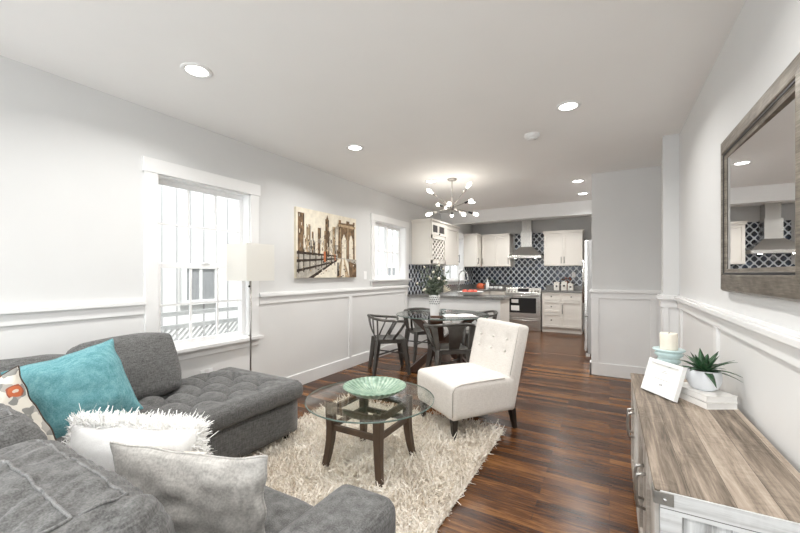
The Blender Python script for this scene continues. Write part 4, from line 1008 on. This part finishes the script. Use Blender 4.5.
# vase with eucalyptus and pale blooms
t = thing('vase', 'tall white pierced ceramic vase on the dining table', 'vase', (-1.885, 4.17, .7505))
m = MB().mat(0).lathe([(.052, 0), (.056, .01), (.062, .14), (.070, .25), (.072, .262), (.064, .262), (.058, .14), (.05, .012), (.0001, .012)], n=28)
m.mat(1)
for row in range(4):
    for j in range(16):
        a = 2*PI*(j+.5*(row % 2))/16; z = .155+row*.026; r = .0635+.0085*(z-.14)/.12; c = Vector((r*math.cos(a), r*math.sin(a), z)); s_ = Vector((-math.sin(a), math.cos(a), 0))*.0075; u_ = Vector((.0*math.cos(a), 0, .009)); o_ = Vector((math.cos(a), math.sin(a), 0))*.002
        m.add([c-s_+o_, c-u_+o_, c+s_+o_, c+u_+o_], [(0, 1, 2, 3)])
m.build('vase_body', [M_white, M_black], t, fix=False)
t = thing('flower_arrangement', 'eucalyptus stems with cream blooms in the white vase', 'flowers', (-1.885, 4.17, .765))
M_bloom = plain('cream_bloom', (.74, .69, .58), .7, var=.15)
rnd = random.Random(11); st = MB(); lf = MB(); bl = MB()
for i in range(34):
    a = rnd.uniform(0, 2*PI); sp = rnd.uniform(.04, .27); hh = rnd.uniform(.34, .66)-sp*.25
    p0 = Vector((.02*math.cos(a), .02*math.sin(a), .02)); p1 = Vector((.035*math.cos(a), .035*math.sin(a), .24)); p2 = Vector((sp*.6*math.cos(a), sp*.6*math.sin(a), .24+(hh-.24)*.6)); p3 = Vector((sp*math.cos(a), sp*math.sin(a), hh))
    st.tube([p0, p1, p2, p3], [.0025, .0025, .002, .0012], 5)
    for k_ in range(14):
        s_ = rnd.uniform(0, 1); c = p1.lerp(p2, s_*2) if s_ < .5 else p2.lerp(p3, s_*2-1)
        d = Vector((rnd.uniform(-1, 1), rnd.uniform(-1, 1), rnd.uniform(-.5, 1))).normalized(); q = d.cross(Vector((rnd.uniform(-1, 1), rnd.uniform(-1, 1), 1))).normalized(); l_ = rnd.uniform(.028, .05); w = l_*.36; nrm = d.cross(q)*.004
        lf.add([c, c+d*l_*.35+q*w+nrm, c+d*l_*.75+q*w*.8, c+d*l_, c+d*l_*.75-q*w*.8, c+d*l_*.35-q*w+nrm], [(0, 1, 2, 3), (0, 3, 4, 5)])
    if i % 3 == 0: MB().ball(p3, rnd.uniform(.012, .020), 6).build('bud', M_bloom, t)
for j in range(11): # large pale protea-like bloom on the right
    a = j*2*PI/11; c = Vector((.10, .04, .27)); ax = Vector((.6, .1, .8)).normalized(); s1 = ax.cross(Vector((0, 1, 0))).normalized(); s2 = ax.cross(s1)
    d = (ax*1.0+(s1*math.cos(a)+s2*math.sin(a))*.65).normalized(); q = d.cross(ax).normalized()*.018; bl.add([c, c+d*.05+q, c+d*.115, c+d*.05-q], [(0, 1, 2, 3)])
st.build('stems', M_euc, t); lf.build('leaves', M_euc, t, fix=False); bl.build('bloom', M_bloom, t, fix=False)
t = thing('drinking_glass', 'clear tumbler beside the white vase', 'glass', (-1.80, 4.24, .750))
MB().lathe([(.030, 0), (.034, .085), (.031, .085), (.028, .008), (.0001, .008)], n=20).build('tumbler', glass_mat('tumbler_glass', (.85, .88, .88)), t)
t = thing('magazine', 'white magazine lying open on the glass dining table', 'magazine', (-1.60, 4.28, .7525), math.radians(35))
m = MB(); vs = []
for i in range(13):
    x = -.20+.40*i/12; z = .004+.012*abs(math.sin(PI*abs(x)/.2))**.7; vs += [(x, -.14, z), (x, .14, z), (x, .14, 0), (x, -.14, 0)]
m.add(vs, [(i*4+j, i*4+(j+1) % 4, (i+1)*4+(j+1) % 4, (i+1)*4+j) for i in range(12) for j in range(4)]+[(3, 2, 1, 0), (48, 49, 50, 51)]); m.build('pages', M_paper, t)
MB().box((-.205, -.143, -.0003), (.205, .143, .0012)).build('cover', M_dark, t)

# ------------------------------------------------------------------ floor lamp
t = thing('floor_lamp', 'slim metal floor lamp with a pale square shade by the window', 'lamp', (-2.80, 2.20, 0))
MB().lathe([(.115, 0), (.115, .014), (.10, .02), (.012, .026), (.012, .05), (.0001, .05)], n=32).build('base', M_nickel, t)
MB().cyl((0, 0, .04), (0, 0, 1.50), .0075, n=12).build('pole', M_nickel, t)
ca = math.radians(29.7+13)
def sq(h, k): return [(k*math.cos(a+ca)*1.0, k*math.sin(a+ca), h) for a in (-PI/2, 0, PI/2, PI)]
m = MB(); k0 = .203
for kk in (k0, k0-.003):
    v = sq(1.21, kk)+sq(1.535, kk); m.add(v, [(j, (j+1) % 4, 4+(j+1) % 4, 4+j) for j in range(4)])
v = sq(1.535, k0)+sq(1.535, k0-.003)+sq(1.21, k0)+sq(1.21, k0-.003); m.add(v, [(j, (j+1) % 4, 4+(j+1) % 4, 4+j) for j in range(4)]+[(8+j, 8+(j+1) % 4, 12+(j+1) % 4, 12+j) for j in range(4)])
m.build('lamp_shade', M_shade, t, fix=False)
m = MB()
for x_, y_, z_ in sq(1.50, .198): m.cyl((0, 0, 1.495), (x_, y_, 1.50), .003, n=6)
m.build('shade_spider', M_nickel, t)
MB().lathe([(.012, 1.38), (.018, 1.40), (.02, 1.45), (.012, 1.495)], n=12).build('bulb', M_white, t)
MB().tube([(.02, -.03, 1.30), (.02, -.03, 1.17)], .0015, 5).ball((.02, -.03, 1.16), .010, 6).build('pull_chain', M_blk, t)

# ------------------------------------------------------------------ console and what stands on it
cx0, cx1, cy0, cy1, cz = .115, .515, 1.29, 2.72, .65
t = thing('sideboard', 'low rustic sideboard with weathered plank top and whitewashed end', 'sideboard', (.315, 2.0, 0))
MB().box((cx0, cy0, cz-.018), (cx1, cy1, cz)).build('top', M_ctop, t, True, bevel=.002)
MB().box((cx0+.012, cy0+.004, .06), (cx1, cy0+.028, cz-.018)).build('end_panel', M_cend, t, True, bevel=.001)
MB().box((cx0+.012, cy1-.028, .06), (cx1, cy1-.004, cz-.018)).build('end_panel', M_cend, t, True)
MB().box((cx0+.012, cy0-.006, cz-.062), (cx1-.0, cy0-.0005, cz-.0015)).build('end_rail', M_crail, t, True, bevel=.001)
MB().box((cx0+.012, cy0-.006, .06), (cx0+.062, cy0+.004, cz-.062)).build('corner_stile', M_crail, t, True, bevel=.001)
MB().box((cx0+.03, cy0+.03, .06), (cx1, cy1-.03, cz-.02)).build('carcass', M_cdoor, t, True)
o = MB().box((cx0-.003, cy0-.011, cz-.038), (cx0+.043, cy0-.006, cz-.003)).box((cx0-.005, cy0-.010, cz-.038), (cx0-.001, cy0+.04, cz-.003)).build('corner_bracket', plain('aged_steel', (.25, .24, .22), .5, .6, var=.3), t, True, bevel=.001)
MB().ball((cx0+.022, cy0-.012, cz-.020), .006, 6, .7).build('rivet', M_chrome, o).data.transform(INV[t['_mi']])
nd = 4; w = (cy1-cy0-.06)/nd
for i in range(nd):
    a = cy0+.03+i*w
    m = MB(); door_face(m, a+.004, a+w-.004, .09, cz-.03, lambda u, dp, z: (cx0+.022-dp, u, z), .06); o = m.build('door', M_cdoor, t, True, bevel=.002)
    yy = a+.035 if i % 2 else a+w-.035
    q = MB().tube([(cx0+.002, yy, .40), (cx0-.024, yy, .405), (cx0-.028, yy, .43), (cx0-.028, yy, .50), (cx0-.024, yy, .525), (cx0+.002, yy, .53)], .006, 8).build('handle', M_nickel, o); q.data.transform(INV[t['_mi']])
for x, y in ((cx0+.05, cy0+.05), (cx1-.05, cy0+.05), (cx0+.05, cy1-.05), (cx1-.05, cy1-.05)): MB().box((x-.03, y-.03, 0), (x+.03, y+.03, .06)).build('foot', M_cdoor, t, True)
# framed print
bl_ = Vector((.154, 2.366, cz)); br = Vector((.275, 2.189, cz)); r = (br-bl_); fw = r.length; r.normalize()
nout = Vector((r.y, -r.x, 0)).normalized()
if nout.y > 0: nout = -nout
upv = (Vector((0, 0, 1))-nout*.32).normalized(); nn = r.cross(upv).normalized()
Mf = Matrix(((r.x, upv.x, nn.x, bl_.x), (r.y, upv.y, nn.y, bl_.y), (r.z, upv.z, nn.z, bl_.z+.004), (0, 0, 0, 1)))
t = thing('picture_frame', 'white picture frame with a small printed card leaning on the sideboard', 'picture frame', (bl_+br)/2)
fh = .172
MB().frame((0, 0), (fw, fh), [(0, -.012), (0, .010), (.004, .012), (.018, .010), (.020, .003), (.020, -.012)], Mf).build('frame', M_white, t, True)
MB().box((.018, .018, -.011), (fw-.018, fh-.018, .000), Mf).build('card', M_paper, t, True)
m = MB()
m.box((.06, .078, .0002), (fw-.06, .080, .0006), Mf); m.box((fw/2-.02, .115, .0002), (fw/2+.02, .117, .0006), Mf); m.box((fw/2-.012, .123, .0002), (fw/2+.012, .125, .0006), Mf)
for k_ in (-1, 1): m.add([Mf @ Vector((fw/2+k_*.005+.005*math.cos(a), .052+.006*math.sin(a), .0005)) for a in [2*PI*i/8 for i in range(8)]], [tuple(range(8))])
m.build('printed_lines', plain('grey_print', (.38, .37, .37), .8), t, True, fix=False)
q = Mf @ Vector((fw/2, .11, -.012)); MB().beam(q, (q.x-nout.x*.055, q.y-nout.y*.055, cz+.002), .03, .003).build('easel_back', M_blk, t, True)
# two books
bc = Vector((.387, 2.151, cz)); e1 = Vector((.138, .079, 0)).normalized(); e2 = Vector((-.069, .16, 0)).normalized()
e2 = (e2-e1*e2.dot(e1)).normalized()
M_cover = plain('pale_book_cover', (.80, .78, .75), .6, var=.03)
M_redc = plain('dark_red_endpaper', (.16, .05, .05), .7)
for i, (z, off, lb) in enumerate(((cz, .0, 'white book lying flat at the bottom of the pair under the plant'), (cz+.030, .004, 'white book on top, directly under the potted plant'))):
    ang = math.atan2(e1.y, e1.x)
    t = thing('book', lb, 'book', (bc.x, bc.y+off, z), ang, 'white books under the plant')
    L1, L2, hh = .145, .225, .029
    MB().box((0, 0, 0), (L1, L2, .0025)).box((0, 0, hh-.0025), (L1, L2, hh)).box((0, 0, 0), (.003, L2, hh)).build('cover', M_cover, t, bevel=.0008)
    MB().box((.004, .003, .0025), (L1-.003, L2-.003, hh-.0025)).build('page_block', M_paper, t)
# plant in bowl
t = thing('potted_succulent', 'spiky green succulent in a round white pot on the books', 'plant', (.400, 2.29, cz+.0592))
MB().lathe([(.040, 0), (.056, .012), (.068, .04), (.070, .062), (.066, .09), (.062, .096), (.058, .09), (.06, .07), (.0001, .07)], n=36).build('pot', plain('white_textured_pot', (.74, .76, .79), .5, var=.03, bmp=.3, bs=50), t)
MB().lathe([(.059, .082), (.0001, .086)], n=24).build('soil', M_dark, t)
rnd = random.Random(4)
for i in range(24):
    a = i*2.39996; lv = i/24; el = math.radians(10+62*lv+rnd.uniform(-6, 6)); ln = (.175-.075*lv)*rnd.uniform(.85, 1.15); drop = .07*(1-lv)
    d = Vector((math.cos(a), math.sin(a), 0)); s_ = Vector((-d.y, d.x, 0)); vs = []
    for j in range(7):
        q = j/6; c = d*(.012+ln*q*math.cos(el))+Vector((0, 0, .088+ln*q*math.sin(el)-drop*q*q)); w = .022*(1-q**1.8)*(0.7+.6*q*(1-q))+.0006
        nrm = Vector((-d.x*math.sin(el), -d.y*math.sin(el), math.cos(el)))
        vs += [c-s_*w+nrm*.004*(1-q), c-nrm*.003*(1-q), c+s_*w+nrm*.004*(1-q), c+nrm*.001]
    MB().add(vs, [(k_*4+j, k_*4+(j+1) % 4, (k_+1)*4+(j+1) % 4, (k_+1)*4+j) for k_ in range(6) for j in range(4)], True).build('leaf', M_green, t)
# candle on stoneware holder
t = thing('candle_holder', 'pale aqua ribbed stoneware pedestal on the far end of the sideboard', 'candle holder', (.288, 2.52, cz))
MB().lathe([(.055, 0), (.057, .01), (.040, .03), (.035, .06), (.037, .08), (.047, .098), (.044, .110), (.041, .118), (.057, .136), (.053, .148), (.049, .155), (.068, .174), (.062, .184), (.060, .188), (.076, .197), (.074, .203), (.060, .203), (.0001, .196)], n=36).build('pedestal', M_aqua, t)
t = thing('pillar_candle', 'short cream pillar candle on the aqua holder', 'candle', (.288, 2.52, cz+.1990))
MB().lathe([(.041, 0), (.042, .004), (.042, .088), (.039, .092), (.030, .090), (.0001, .086)], n=32).build('wax', M_wax, t)
MB().cyl((0, 0, .086), (.002, 0, .098), .0012, n=5).build('wick', M_blk, t)
